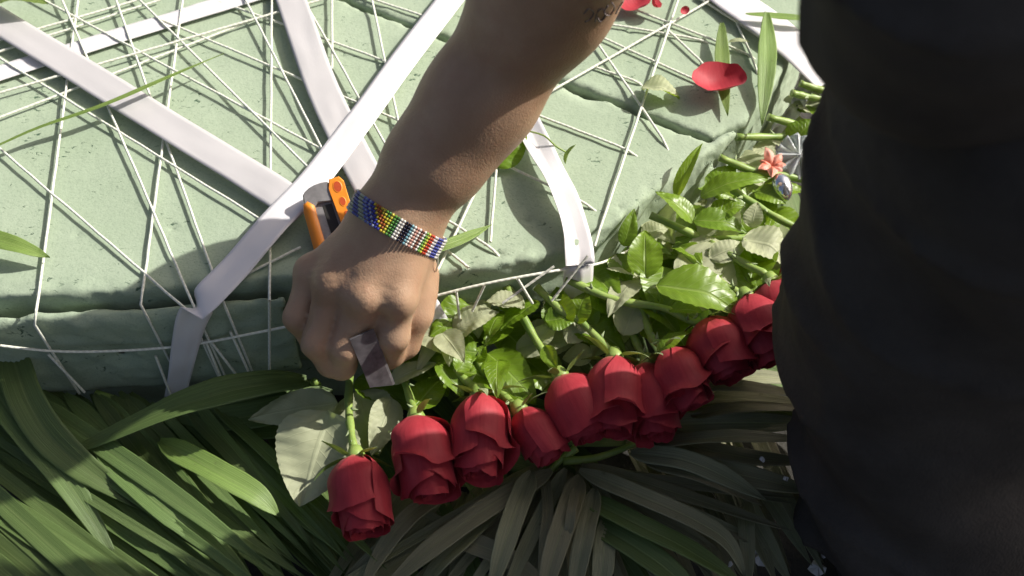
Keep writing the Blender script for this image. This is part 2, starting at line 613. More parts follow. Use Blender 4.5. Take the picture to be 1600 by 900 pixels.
def brick(outline, zt, zb, rr, seed, gap=0.0, amp=1.0):
    P = np.array([tuple(p) for p in outline])
    lo = (*(P.min(0) - 0.008), zb - 0.008); hi = (*(P.max(0) + 0.008), zt + 0.010)
    h = 0.0025
    net = Net(lo, hi, h)
    X, Y, Z = net.coords()
    d2 = polysdf(X[:, :, 0] + 0 * Y[:, :, 0], Y[:, :, 0] + 0 * X[:, :, 0], P)[:, :, None].astype(np.float32) + gap
    n1 = vnoise(X * 22, Y * 22, Z * 22, seed)
    n2 = vnoise(X * 75, Y * 75, Z * 75, seed + 1)
    n3 = vnoise(X * 190, Y * 190, Z * 190, seed + 2)
    dz = np.maximum(Z - zt, zb - Z)
    qx, qz = np.maximum(d2 + rr, 0), np.maximum(dz + rr, 0)
    f = np.sqrt(qx * qx + qz * qz) + np.minimum(np.maximum(d2 + rr, dz + rr), 0) - rr
    side = np.clip((d2 + 0.012) / 0.012, 0, 1)
    crumb = np.clip(vnoise(X * 40, Y * 40, Z * 40, seed + 4) - 0.15, 0, 1) * side
    f = f + 0.0006 + n1 * (0.0005 + 0.0012 * side) * amp + n2 * (0.0003 + 0.0016 * side) * amp + n3 * (0.0001 + 0.0010 * side) + crumb * 0.008 * amp
    for g, r in GOUGE:
        e = np.sqrt((X - g.x) ** 2 + ((Y - g.y) * 1.4) ** 2 + ((Z - ZT) * 1.2) ** 2) - r * (1 + 0.5 * n2)
        f = np.maximum(f, -e)
    net.f = f.astype(np.float32)
    return net_mesh('foam_brick', net, M['foam'], foam)


# the front slab runs to the outer edge, except on the left, where a separate rim strip lies in front of a crack
k0 = min(range(len(EDGE)), key=lambda i: abs(EDGE[i].x - W(470, 440, ZT).x))
inner = [Vector((p.x, p.y + 0.003)) for p in EDGE[:k0 + 1]]
kr = [i for i in range(len(EDGE)) if EDGE[i].x < seam[5].x + 0.002 and i > k0]
front = inner + [EDGE[i] for i in kr if EDGE[i].y < seam[4].y + 0.02] + [seam[4], seam[3], seam[2], seam[1], Vector((-0.52, seam[1].y + 0.16)), Vector((-0.62, EDGE[0].y))]
brick(front, ZT, 0.004, 0.0035, 21, 0.0002, 0.75)
tail = [p for p in EDGE if p.y > seam[4].y + 0.012 and p.x > 0.12]
back = [Vector(p) + Vector((0.0006, 0.0016)) for p in (seam[1], seam[2], seam[3], seam[4])] + tail + [Vector((0.25, 0.52)), Vector((-0.52, 0.52)), Vector((-0.52, seam[1].y + 0.166))]
brick(back, ZT + 0.0006, 0.004, 0.0025, 33, 0.0002, 0.4)
strip = [Vector((p.x, p.y - 0.001)) for p in EDGE[:k0]] + [Vector((p.x, p.y - 0.012 * min(1, (k0 - i) / 6 + 0.35))) for i, p in reversed(list(enumerate(EDGE[:k0])))]
brick(strip, ZT - 0.006, 0.006, 0.010, 45, 0.0)
# lower tier the slab stands on
low = [Vector((p.x, p.y + 0.012)) for p in EDGE if p.x < 0.20] + [Vector((0.25, 0.5)), Vector((-0.6, 0.5)), Vector((-0.62, 0.0))]
brick(low, 0.0035, -0.055, 0.006, 57)


# ------------------------------------------------------------------ ribbons
def ribbon(pts, width, m, label, fold=0.0, taper=1.0, wave=0.0008, twist=(), n=60, seed=0):
    """pts: (px, py, z)"""
    path = spline([W(*p) if len(p) == 3 else Vector(p[:3]) for p in pts], n)
    nu = 9
    vs, uv = [], []
    L = 0
    for i, p in enumerate(path):
        t = (path[min(i + 1, n - 1)] - path[max(i - 1, 0)]).normalized()
        up = Vector((0, 0, 1)) if abs(t.z) < 0.8 else Vector((0, 1, 0.5))
        s = t.cross(up).normalized()
        nn = s.cross(t).normalized()
        a = 0.0
        v = i / (n - 1)
        for (v0, v1, ang) in twist:
            k = min(1, max(0, (v - v0) / (v1 - v0))); a += ang * k * k * (3 - 2 * k)
        s2 = s * math.cos(a) + nn * math.sin(a); n2 = nn * math.cos(a) - s * math.sin(a)
        if i: L += (p - path[i - 1]).length
        tw = 1 + (taper - 1) * max(0, min(1, (v - 0.72) / 0.2))
        for j in range(nu):
            u = j / (nu - 1) * 2 - 1
            wz = mnoise.noise(Vector((v * 9, u * 1.2, seed))) * wave + fold * (abs(u) - 0.5)
            vs.append(p + s2 * (u * width * tw / 2) + n2 * wz)
            uv.append((j / (nu - 1), L / width))
    fs = grid_faces(nu, n)
    o = mesh('ribbon', vs, fs, m, uv=uv)
    md = o.modifiers.new('thickness', 'SOLIDIFY'); md.thickness = 0.00035; md.offset = 0
    return tag(o, label, 'ribbon')


RZ = ZT + 0.0035
ribbon([(-330, 222, RZ - 0.002), (0, 114, RZ - 0.0006), (270, 29, RZ - 0.0004), (400, -10, RZ - 0.0004), (900, -160, RZ - 0.001)], 0.0172, M['ribbon'],
       'narrow bright white ribbon across the far corner of the foam, rising to the right')
ribbon([(-260, -130, RZ), (-30, 15, RZ + 0.0036), (130, 113, RZ + 0.0034), (265, 197, RZ + 0.0038), (385, 270, RZ + 0.0036), (455, 315, RZ + 0.004), (478, 331, RZ + 0.0028)], 0.0235, M['sheer'],
       'wide greyish white ribbon slanting down to the knife handle above another ribbon', seed=3)
ribbon([(385, -190, RZ), (455, 0, RZ + 0.0034), (497, 120, RZ + 0.0036), (535, 205, RZ + 0.0028), (580, 292, RZ + 0.002), (612, 352, RZ - 0.002)], 0.0225, M['sheer'],
       'wide greyish white ribbon running steeply down behind the bright one towards the wrist', seed=5)
ribbon([(830, -165, RZ), (706, -5, RZ + 0.004), (620, 108, RZ + 0.0028), (560, 190, RZ + 0.0036), (495, 275, RZ + 0.0038), (430, 345, RZ + 0.008), (370, 415, RZ + 0.003), (325, 462, RZ + 0.001), *[tuple(face(x, y, o)) + (0,) for x, y, o in ((304, 490, .015), (292, 530, .018), (280, 590, .018), (268, 650, .018))]],
       0.0205, M['ribbon'], 'long bright white ribbon that bends down over the front of the foam beside the fist', seed=7, n=90, taper=0.68, wave=0.0014)
ribbon([(770, 90, RZ + 0.002), (818, 185, RZ + 0.004), (850, 248, RZ + 0.008), (880, 306, RZ + 0.0085), *[tuple(face(x, y, o)) + (0,) for x, y, o in ((900, 372, .008), (905, 418, .015), (903, 466, .016))]],
       0.0190, M['ribbon'], 'creased glossy white ribbon hanging over the edge on the far side of the forearm', fold=0.005, twist=((0.1, 0.5, 0.4), (0.5, 0.9, -0.25)), seed=9)
ribbon([(612, 415, 0.104), *[tuple(face(x, y, o)) + (0,) for x, y, o in ((642, 450, .014), (664, 482, .016), (690, 528, .018))]], 0.0185, M['ribbon'], 'short pleated white ribbon end poking out below the heel of the fist', fold=0.006, wave=0.002, seed=12)
ribbon([(1060, -70, RZ), (1140, -5, RZ + 0.002), (1205, 42, RZ + 0.003), (1262, 92, RZ - 0.002), (1300, 150, RZ - 0.03)], 0.030, M['ribbon'],
       'broad pale ribbon by the black trousers at the far edge of the foam', seed=14)
ribbon([(1262, 120, 0.09), (1245, 165, 0.075), (1215, 200, 0.06), (1190, 240, 0.045)], 0.010, M['ribbon'],
       'crumpled white ribbon end among the cut stems next to the black trousers', fold=0.004, wave=0.006, twist=((0.1, 0.6, 0.9),), seed=15)

# ------------------------------------------------------------------ string
string = thing('wrapping_string', 'thin white cotton string wound criss-cross all round the green foam', 'string', (0, 0.1, ZT))
STR = [  # px, py, px, py, z start, z end above the foam
    (-300, 150, 215, 0, 6, 4), (-300, 176, 250, 0, 3, 3), (-300, 232, 520, -6, 9, 7), (-200, 260, 410, 26, 4, 3), (130, -60, 54, 508, 6, -4),
    (80, -40, 312, 500, 8, -4), (165, -45, 352, 480, 7, -4), (292, -50, 220, 476, 5, -4), (363, -40, 506, 238, 8, 6), (425, -60, 421, 470, 8, -3),
    (518, -40, 519, 108, 6, 4), (455, -35, 612, 243, 7, 5), (570, -50, 628, 215, 6, 5), (190, -28, 480, 260, 5, 8), (40, -15, 510, 237, 6, 4),
    (250, 30, 642, 196, 4, 3), (330, -2, 620, 101, 2, 2), (530, -18, 690, 34, 2, 2), (-40, 198, 294, 486, 5, -4), (-60, 54, 442, 364, 6, 3),
    (366, 438, 470, 386, -2, 3), (679, 432, 768, 248, 0, 4), (766, 378, 777, 246, 1, 4), (770, 248, 934, 326, 4, 2), (690, 338, 780, 395, 2, 1),
    (688, 382, 733, 419, 2, -4), (1070, -30, 930, 378, 7, 0), (1160, -28, 855, 146, 6, 5), (925, 55, 1048, 234, 4, 1), (1036, 40, 1108, 108, 3, 2),
    (985, 12, 1190, 92, 2, 1), (935, 56, 1135, 147, 2, 1), (930, 105, 1008, 132, 1, 1), (1090, -5, 1215, 76, 3, 2), (1140, 10, 1188, 120, 2, 1),
    (825, 174, 1000, 241, 1, 1), (905, 30, 1120, 66, 2, 1), (1245, 165, 1208, 197, -20, -25)]
nstr = random.Random(3)


def strand(path, r=0.00090):
    vs, fs = tube(path, r, 6, False)
    ln, acc = [0], 0
    for a, b in zip(path, path[1:]):
        acc += (b - a).length; ln.append(acc)
    uv = [(k / 6, ln[i] / 0.004) for i in range(len(path)) for k in range(6)]
    return mesh('strand', vs, fs, M['string'], string, uv=uv)


for (x0, y0, x1, y1, a, b) in STR:
    n = max(10, int(math.hypot(x1 - x0, y1 - y0) / 22))
    path = []
    for i in range(n):
        f = i / (n - 1)
        px, py = x0 + (x1 - x0) * f, y0 + (y1 - y0) * f
        p = W(px, py, ZT + .0014 + (a + (max(b, 0) - a) * f) * .00048)
        if p.y < edge_y(p.x) + 0.001 and p.x < 0.2: p = face(px, py, 0.0135 if px < 520 else 0.010)
        path.append(p + Vector((nstr.uniform(-1, 1), nstr.uniform(-1, 1), 0)) * 0.0002)
    if b in (0, 1, 2): path[-1].z -= 0.004; path[-2].z -= 0.0008
    if b == -4 and y1 > 430:                             # runs on down the face
        e = path[-1]
        path += [e + Vector((0.002, -0.001, -0.03)), e + Vector((0.004, -0.001, -0.075))]
    strand(path)
# the tie round the side of the block and the loops that drop from it
fx = lambda p: W(*p)
strand(spline([face(p[0], p[1], .016) for p in ((-60, 530, 0.06), (0, 540, 0.058), (90, 549, 0.055), (190, 548, 0.055), (290, 540, 0.057), (380, 524, 0.06), (470, 506, 0.064))], 24))
strand(spline([face(p[0], p[1], .012) for p in ((610, 486, 0.078), (668, 466, 0.084), (760, 443, 0.09), (862, 424, 0.088), (935, 412, 0.08), (985, 390, 0.07))], 24))
for q in (((75, 553, .05), (132, 613, .0)), ((243, 556, .05), (266, 615, .0)), ((321, 532, .055), (345, 590, .01)), ((328, 532, .055), (368, 584, .01)),
          ((360, 518, .055), (388, 580, .01)), ((421, 470, .095), (421, 588, .005)), ((713, 456, .085), (719, 505, .03)), ((757, 446, .088), (738, 486, .04)),
          ((809, 436, .088), (832, 474, .04)), ((866, 416, .09), (785, 474, .04)), ((918, 400, .085), (862, 470, .04))):
    strand([face(*q[0][:2], .015).lerp(face(*q[1][:2], .020), i / 7) for i in range(8)])


# ------------------------------------------------------------------ leaves
def frame(base, tip, up, roll):
    y = (tip - base); L = y.length; y.normalize()
    x = y.cross(up).normalized()
    z = x.cross(y)
    c, s = math.cos(roll), math.sin(roll)
    return L, x * c + z * s, y, z * c - x * s


def leaf_geo(base, tip, width, up=Vector((0, 0, 1)), roll=0.0, fold=0.25, bend=0.1, seed=0, serr=0.05, curl=0.0):
    L, ex, ey, ez = frame(base, tip, up, roll)
    nu, nv = 9, 35
    vs, uv = [], []
    for j in range(nv):
        v = j / (nv - 1)
        wv = (math.sin(math.pi * min(1, v ** 0.72)) ** 0.72) * (1 - 0.25 * v) if 0 < v < 1 else 0.0
        wv = max(wv * 1.04 - 0.01, 0.012)
        wv *= 1 + serr * (1 if j % 2 else -1) * (0 < j < nv - 1)
        zc = bend * L * 4 * v * (1 - v) - curl * L * max(0, v - 0.55) ** 2 * 3
        for i in range(nu):
            u = i / (nu - 1) * 2 - 1
            x = u * wv * width / 2
            z = zc + abs(x) * math.tan(fold) + mnoise.noise(Vector((u * 1.6 + seed, v * 3.0, seed * 1.7))) * width * 0.09 \
                - 0.012 * width * math.cos(v * 9 * 2 * math.pi - abs(u) * 3) * abs(u)
            vs.append(base + ex * x + ey * (v * L) + ez * z)
            uv.append((i / (nu - 1), v))
    return vs, grid_faces(nu, nv), uv


def rose_leaf(parent, b, t, wpx, up=True, roll=0.0, fold=0.2, bend=0.1, seed=0, curl=0.0, name='leaf', m='rose_leaf'):
    B, T = W(*b), W(*t)
    vs, fs, uv = leaf_geo(B, T, PX(wpx, B.lerp(T, .5)) * 1.28, Vector((0, 0, 1)), roll + (0 if up else math.pi), fold if up else -fold, bend if up else -bend, seed, 0.014, curl if up else -curl)
    return mesh(name, vs, fs, M[m], parent, uv=uv)


def blade_geo(path, width, pleat=0.06, roll=0.0, seed=0, tipf=0.18, basef=0.10, notch=None):
    nu = 13
    n = len(path)
    vs, uv = [], []
    for i, p in enumerate(path):
        t = (path[min(i + 1, n - 1)] - path[max(i - 1, 0)]).normalized()
        s = t.cross(Vector((0, 0, 1))).normalized()
        nn = s.cross(t)
        v = i / (n - 1)
        a = roll + 0.18 * mnoise.noise(Vector((v * 2.2, seed, 0)))
        s2 = s * math.cos(a) + nn * math.sin(a); n2 = nn * math.cos(a) - s * math.sin(a)
        wv = min(1, (v / basef) ** 0.7 * 0.75 + 0.25) if v < basef else 1.0
        if v > 1 - 0.55: wv *= max(0.0, 1 - ((v - 0.45) / 0.55) ** 2.4) * 0.97 + 0.03
        for j in range(nu):
            u = j / (nu - 1) * 2 - 1
            ridge = (0.5 if j % 2 else -0.5) * (0.07 + pleat * 0.3)
            z = (abs(u) * pleat * 1.6 + ridge) * width / 2 + mnoise.noise(Vector((v * 5, u * 0.8, seed + 7))) * width * 0.06
            e = 1 + (0.05 * mnoise.noise(Vector((v * 14, seed, u))) if abs(u) == 1 else 0)
            vs.append(p + s2 * (u * wv * width / 2 * e) + n2 * z)
            uv.append((j / (nu - 1), v))
    return vs, grid_faces(nu, n), uv


def leaflet(parent, pts, wpx, m='palm', arch=0.0, roll=0.0, seed=0, pleat=0.08, name='leaflet', n=18):
    P = [W(*p) for p in pts]
    path = spline(P, n)
    if arch:
        path = [p + Vector((0, 0, arch * math.sin(math.pi * i / (n - 1)))) for i, p in enumerate(path)]
    vs, fs, uv = blade_geo(path, PX(wpx, P[len(P) // 2]), pleat, roll, seed)
    return mesh(name, vs, fs, M[m], parent, uv=uv)


# ------------------------------------------------------------------ palm fronds under the roses
fr = random.Random(8)


def frond(label, rachis, leaflets, m='palm', r=0.003):
    P = [W(*p) for p in rachis]
    t = thing('palm_frond', label, 'palm frond', P[0])
    vs, fs = tube(spline(P, 12), [r * (1 - 0.6 * i / 11) for i in range(12)], 7)
    mesh('rachis', vs, fs, M['stem'], t)
    for k, l in enumerate(leaflets):
        pts, wpx = l[0], l[1]
        mm = l[2] if len(l) > 2 else m
        leaflet(t, pts, wpx, mm, fr.uniform(0.0, 0.005), fr.uniform(-0.35, 0.35), fr.random() * 40, fr.uniform(0.05, 0.16))
    return t


def fan(n, s0, s1, e0, e1, w0, w1, z, dz=0.012, jit=22, m=None):
    out = []
    for k in range(n):
        f = k / max(1, n - 1)
        sx, sy = s0[0] + (s1[0] - s0[0]) * f + fr.uniform(-jit, jit) * .5, s0[1] + (s1[1] - s0[1]) * f + fr.uniform(-jit, jit) * .5
        ex, ey = e0[0] + (e1[0] - e0[0]) * f + fr.uniform(-jit, jit) * 1.6, e0[1] + (e1[1] - e0[1]) * f + fr.uniform(-jit, jit)
        zz = z + fr.uniform(-dz, dz)
        mx, my = (sx + ex) / 2 + fr.uniform(-5, 5), (sy + ey) / 2 + fr.uniform(-5, 3)
        it = [((sx, sy, zz), (mx, my, zz - 0.002), (ex, ey, zz - 0.008)), fr.uniform(w0, w1)]
        if m: it.append(m)
        out.append(it)
    return out


frond('green palm frond at the near corner with long blades sweeping down to the right', [(20, 540, .025), (-120, 640, .02), (-260, 860, .01)],
      fan(36, (60, 590), (-170, 840), (500, 890), (150, 1120), 15, 34, 0.020, 0.012, 30) + [(((15, 545, .05), (50, 640, .045), (110, 715, .035), (230, 800, .02)), 56),
      (((-40, 560, .04), (20, 650, .04), (110, 760, .03), (190, 890, .01)), 44)])
frond('dense green palm frond below the front of the foam pointing at the first rose', [(150, 615, .015), (230, 640, .012), (330, 665, .008)],
      fan(30, (110, 610), (340, 640), (330, 870), (570, 870), 14, 32, 0.012, 0.012, 28) + [(((250, 690, .03), (330, 735, .035), (400, 775, .03), (437, 808, .022)), 40, 'blade'),
      (((150, 700, .03), (250, 790, .03), (330, 850, .02), (410, 930, .01)), 40)])
frond('single broad palm blade bowed up over the other fronds in front of the foam', [(490, 596, .02), (500, 600, .015)],
      [(((480, 596, .028), (420, 600, .045), (330, 618, .052), (230, 655, .045), (90, 722, .025)), 62),
       (((520, 615, .012), (440, 640, .02), (350, 655, .02), (240, 648, .01)), 46), (((560, 640, .006), (470, 668, .012), (380, 672, .012), (290, 650, .008)), 44), (((500, 600, .01), (420, 622, .02), (330, 640, .02), (250, 640, .01)), 40)])
frond('dull palm frond spreading down from under the middle roses', [(900, 700, .01), (875, 720, .008), (850, 745, .004)],
      [(((862, 735, .018), (765, 795, .022), (672, 862, .018), (585, 935, .008)), 36, 'palm_dull'), (((830, 738, .02), (806, 800, .025), (786, 860, .022), (762, 940, .01)), 36, 'palm_dull'),
       (((690, 770, .012), (640, 810, .02), (600, 860, .015), (560, 930, .01)), 32), (((850, 735, .012), (856, 800, .018), (850, 850, .018), (842, 930, .01)), 18, 'palm_dull'),
       (((640, 800, .004), (720, 845, .008), (800, 880, .006), (880, 940, .0)), 34, 'palm_dull'), (((790, 770, .006), (740, 830, .012), (690, 880, .01), (650, 930, .0)), 36, 'palm_dull'),
       (((905, 745, .02), (885, 810, .028), (862, 880, .024), (842, 960, .01)), 38, 'palm_dull'), (((930, 765, .018), (915, 830, .026), (903, 890, .02), (892, 960, .01)), 32, 'palm_dull'),
       (((900, 760, .03), (893, 800, .034), (888, 832, .03), (880, 850, .026)), 16, 'palm_dull'),
       (((960, 800, .01), (945, 850, .015), (940, 900, .01), (930, 960, .0)), 36), (((700, 740, .0), (660, 800, .006), (610, 850, .006), (540, 900, .0)), 38)] +
      fan(24, (840, 735), (905, 745), (470, 950), (1010, 960), 12, 30, 0.004, 0.012, 20, 'palm_dull') + fan(12, (620, 760), (900, 770), (480, 960), (900, 960), 22, 36, -0.014, 0.006, 20, 'palm_dull'), 'palm_dull')
frond('dark palm frond with blades running right towards the black trousers', [(880, 720, .008), (930, 716, .008), (1000, 690, .008), (1100, 640, .008)],
      [(((905, 735, .022), (1000, 775, .030), (1090, 815, .028), (1140, 850, .02), (1165, 905, .006)), 34, 'palm_dull'), (((985, 708, .025), (1060, 718, .034), (1130, 745, .03), (1195, 782, .02)), 36, 'palm_dull'),
       (((1010, 725, .024), (1080, 745, .030), (1130, 765, .028), (1190, 790, .02)), 22, 'palm_dull'), (((1020, 694, .03), (1100, 690, .036), (1180, 688, .032), (1280, 690, .02)), 30, 'palm_dull'),
       (((1080, 650, .03), (1140, 642, .036), (1200, 640, .032), (1290, 640, .02)), 26, 'palm_dull'), (((1080, 604, .036), (1140, 604, .042), (1190, 609, .04), (1280, 620, .03)), 20, 'palm_dull'),
       (((905, 775, .016), (1000, 822, .026), (1090, 868, .02), (1160, 915, .008)), 44, 'palm'), (((900, 800, .01), (980, 850, .018), (1050, 900, .012), (1110, 960, .0)), 44, 'palm'),
       (((1040, 615, .02), (1120, 622, .03), (1200, 628, .028), (1290, 640, .02)), 32, 'palm_dull'), (((1030, 665, .02), (1110, 664, .028), (1190, 664, .026), (1290, 660, .02)), 36, 'palm_dull'),
       (((1020, 640, .018), (1100, 642, .022), (1190, 645, .022), (1290, 655, .016)), 34), (((1000, 668, .018), (1100, 705, .024), (1180, 720, .022), (1280, 725, .016)), 36, 'palm_dull'),
       (((1010, 690, .014), (1110, 735, .02), (1190, 755, .018), (1280, 770, .012)), 38), (((1060, 600, .02), (1140, 590, .03), (1200, 590, .03), (1290, 600, .024)), 26),
       (((1168, 785, .0), (1166, 820, .004), (1168, 860, .004), (1172, 920, .0)), 26, 'palm_dull'), (((1060, 800, -.01), (1100, 840, -.006), (1120, 890, -.006), (1140, 960, -.01)), 30, 'palm_dull')] +
      fan(12, (980, 690), (1180, 650), (1120, 950), (1290, 880), 20, 36, -0.016, 0.006, 18) + fan(12, (900, 720), (930, 740), (1010, 960), (1290, 760), 12, 26, 0.006, 0.01, 16, 'palm_dull'), 'palm_dull')
frond('palm frond lying lowest of all, seen in the gaps between the upper blades', [(-80, 700, -.02), (400, 740, -.02), (1000, 770, -.02)],
      fan(22, (-40, 640), (900, 690), (200, 960), (1060, 990), 30, 52, -0.024, 0.008, 30), 'palm')

frond('added palm frond darkening the gap under the rose stems along the foam foot', [(600, 600, -.03), (900, 520, -.03), (1250, 380, -.03)],  # added frond, stands in for shade over the sunlit ground gap
      fan(18, (560, 540), (1240, 300), (720, 720), (1330, 520), 40, 60, -0.022, 0.008, 26), 'palm')
frond('added palm frond darkening the gap under the roses, blades along the row', [(640, 700, -.03), (1000, 600, -.03), (1280, 540, -.03)],  # another added frond, keeps the ground below the blooms dark like shade
      fan(12, (620, 690), (1150, 520), (860, 730), (1330, 640), 40, 56, -0.012, 0.008, 26), 'palm')

# white bits showing on the ground through the gaps
for k, (x, y, r, lab) in enumerate(((1188, 868, 17, 'pale scrap of paper on the ground in a gap beside an upright palm blade'), (1281, 862, 11, 'small pale scrap on the ground right against the trouser leg'),
                                    (1276, 890, 13, 'pale scrap at the bottom edge below the trouser leg'), (1190, 720, 4, 'tiny white petal crumb on the dark frond, upper of two'), (1226, 751, 4, 'tiny white petal crumb on the dark frond next to the trousers'),
                                    (243, 757, 7, 'white crumb caught between palm blades below the bowed blade'), (1141, 883, 4, 'tiny white crumb beside the upright palm blade'))):
    z = -0.045 if r > 8 else -0.004 if r > 4 or y > 760 else 0.03
    c = W(x, y, z)
    R = PX(r, c)
    vs = [c + Vector((math.cos(a) * R * (0.7 + 0.5 * fr.random()), math.sin(a) * R * 1.2 * (0.7 + 0.5 * fr.random()), 0.004 * fr.random())) for a in [i * math.pi / 5 for i in range(10)]] + [c + Vector((0, 0, 0.005))]
    tag(mesh('paper_scrap', vs, [(i, (i + 1) % 10, 10) for i in range(10)], M['paper'], smooth=False), lab, 'scrap', 'pale scraps showing between the fronds')


# ------------------------------------------------------------------ roses
def petal_geo(th, hw, R, h, rim, close, seed, pinch=0.5):
    nu, nv = 15, 15
    vs, uv = [], []
    r_ = random.Random(seed)
    fl = [r_.uniform(0.5, 1.4) for _ in range(2)]
    slope = r_.uniform(-0.16, 0.16) if pinch > 0.1 else 0.0
    for j in range(nv):
        v = j / (nv - 1)
        prof = 0.20 + 0.80 * math.sin(min(1, v / 0.50) * math.pi / 2) ** 0.75
        for i in range(nu):
            u = i / (nu - 1) * 2 - 1
            wv = 0.60 + 0.40 * math.sin(min(1, v / 0.5) * math.pi / 2)
            top = 1 + slope * u - pinch * abs(u) ** 3 + 0.03 * mnoise.noise(Vector((u * 2.2, seed, 4.0)))
            r = R * prof - close * max(0, v - 0.45) ** 1.5
            k = max(0, v - 0.70) / 0.30
            side = fl[0] if u < 0 else fl[1]
            cu = rim * k ** 1.6 * (0.35 + 0.9 * math.sin(min(1, abs(u) / 0.62) * math.pi / 2) ** 2 * side) * (1 - 0.8 * max(0, abs(u) - 0.7) / 0.3)
            r += cu + 0.0013 * u
            r *= 1 + 0.035 * mnoise.noise(Vector((u * 1.3 + seed, v * 1.6, seed)))
            z = h * v * top - 0.55 * cu * k + 0.0012 * k * mnoise.noise(Vector((u * 5, seed, 9)))
            r += 0.0016 * k * mnoise.noise(Vector((u * 3.5, seed, 2)))
            a = th + u * hw * wv
            vs.append((r * math.cos(a), r * math.sin(a), z))
            uv.append((i / (nu - 1), v))
    return vs, grid_faces(nu, nv), uv


def petal_set(seed, op=1.0):
    r = random.Random(seed)
    out = []
    t0 = r.random() * 6
    for k in range(4): out.append(petal_geo(t0 + k * 1.9, 2.0, 0.0032 + 0.0021 * k, 0.0505 + 0.0004 * k, 0.0, 0.002, r.random() * 30, 0.05))
    for k in range(3): out.append(petal_geo(t0 + 0.9 + k * 2.1, 1.6, 0.0142 + 0.0013 * k, 0.0530 - 0.0010 * k, 0.0006, 0.009, r.random() * 30, 0.10))
    for k in range(3): out.append(petal_geo(t0 + 0.3 + k * 2.1, 1.45, 0.0182 + 0.0007 * k, (0.0520, 0.0475, 0.0500)[(k + seed) % 3], 0.0020 * op, 0.009, r.random() * 30, 0.15))
    for k in range(3): out.append(petal_geo(t0 + 1.2 + k * 2.1 + r.uniform(-.3, .3), 1.35, 0.0206 + 0.0007 * k, (0.0485, 0.0395, 0.0445)[(k + seed) % 3], 0.0050 * op, 0.004, r.random() * 30, 0.22))
    ms = []
    for vs, fs, uv in out:
        o = mesh('petal', vs, fs, M['petal'], uv=uv)
        ms.append(o.data); bpy.data.objects.remove(o)
    return ms


SETS = [petal_set(2, 0.7), petal_set(7, 1.5), petal_set(19, 0.4), petal_set(31, 1.1), petal_set(44, 1.9), petal_set(53, 0.9)]
sep = []
for k in range(2):
    vs, fs, uv = leaf_geo(Vector((0, 0, 0)), Vector((0, 0.019 + 0.006 * k, 0)), 0.0056, fold=0.2, bend=-0.05 - 0.08 * k, seed=k, serr=0.0)
    o = mesh('sepal', vs, fs, M['sepal'], uv=uv); sep.append(o.data); bpy.data.objects.remove(o)
hips, hf = tube([Vector((0, 0, z)) for z in (-0.006, -0.003, 0.0, 0.002, 0.003)], [0.0033, 0.0048, 0.0058, 0.0056, 0.003], 12)
o = mesh('calyx', hips, hf, M['stem']); calyx = o.data; bpy.data.objects.remove(o)
rr = random.Random(77)
ROSES = []


def rose(label, a, b, wpx, stem=(), leaves=(), st=0, roll=0.0, open_=1.0):
    """a: base (stem end) and b: tip of the flower head as (px,py,z); wpx its width"""
    A, B = W(*a), W(b[0], b[1], max(b[2], a[2] - 0.010))
    ax = (B - A)
    L = ax.length; ax.normalize()
    x = ax.cross(Vector((0.2, 0.1, 1))).normalized(); y = ax.cross(x)
    Mx = Matrix((x, y, ax)).transposed().to_4x4()
    sc_w = PX(wpx, A.lerp(B, 0.5)) / 0.0455
    sc_l = L / 0.0545
    Mx = Matrix.Translation(A) @ Mx @ Matrix.Rotation(roll, 4, 'Z')
    t = thing('rose', label, 'rose', mat=Mx, group='cut red roses laid round the foam')
    bpy.context.view_layer.update()
    for k, me in enumerate(SETS[st]):
        p = link('petal', me, t); p.scale = (sc_w, sc_w, sc_l)
    c = link('calyx', calyx, t)
    for k in range(5):
        s = link('sepal', sep[rr.randrange(2)], t)
        an = k * 2 * math.pi / 5 + rr.uniform(-.3, .3)
        s.rotation_euler = (rr.uniform(-0.5, 0.55), 0, an); s.location = (-math.sin(an) * 0.0045, math.cos(an) * 0.0045, 0.000)
        s.scale = (1, 1, 1)
    if stem:
        path = spline([A - ax * 0.004] + [W(*q[:3]) for q in stem], 16)
        r = 0.0028
        rd = [r * (0.85 + 0.12 * math.sin(i * 1.7 + roll) + 0.1 * i / 15) for i in range(16)]
        vs, fs = tube(path, rd, 10)
        mi = [0] * len(fs); mi[-1] = 1
        mesh('stem', vs, fs, None, t, mats=[M['stem'], M['cut']], midx=mi)
        for k in range(3):
            i = rr.randrange(2, 14)
            d = Vector((rr.uniform(-1, 1), rr.uniform(-1, 1), 0.4)).normalized()
            vs, fs = tube([path[i] + d * 0.002, path[i] + d * 0.0042, path[i] + d * 0.0068], [0.0016, 0.0008, 0.0001], 6)
            mesh('thorn', vs, fs, M['sepal'], t)
    ROSES.append(t)
    for q in leaves:
        rose_leaf(t, q[0], q[1], q[2], *q[3:])
    return t


Rz = 0.036
rose('lowest red rose, its short stem end just under the knife blade', (556, 712, .050), (572, 842, .016), 100,
     ((551, 690, .05), (545, 640, .045), (546, 588, .040)),
     (((512, 642, .048), (468, 792, .030), 112, False, 0.1, 0.12, -0.02, 1), ((528, 630, .04), (388, 656, .035), 56, False, 0.0, 0.1, 0.05, 2),
      ((556, 612, .035), (592, 712, .025), 84, False, -0.2, 0.1, 0.04, 3), ((612, 622, .04), (580, 712, .034), 44, False, 0.4, 0.25, 0.05, 4)), 0, 0.4)
rose('red rose with petals swirled open, between the lowest rose and the plump one', (650, 652, .055), (678, 785, .020), 112,
     ((645, 635, .05), (634, 600, .048), (628, 560, .045)), (((645, 640, .046), (700, 585, .04), 42, True, 0.0, 0.15, 0.05, 5), ((683, 566, .06), (724, 624, .05), 30, True, 0.3, 0.2, 0.05, 6)), 1, 1.7)
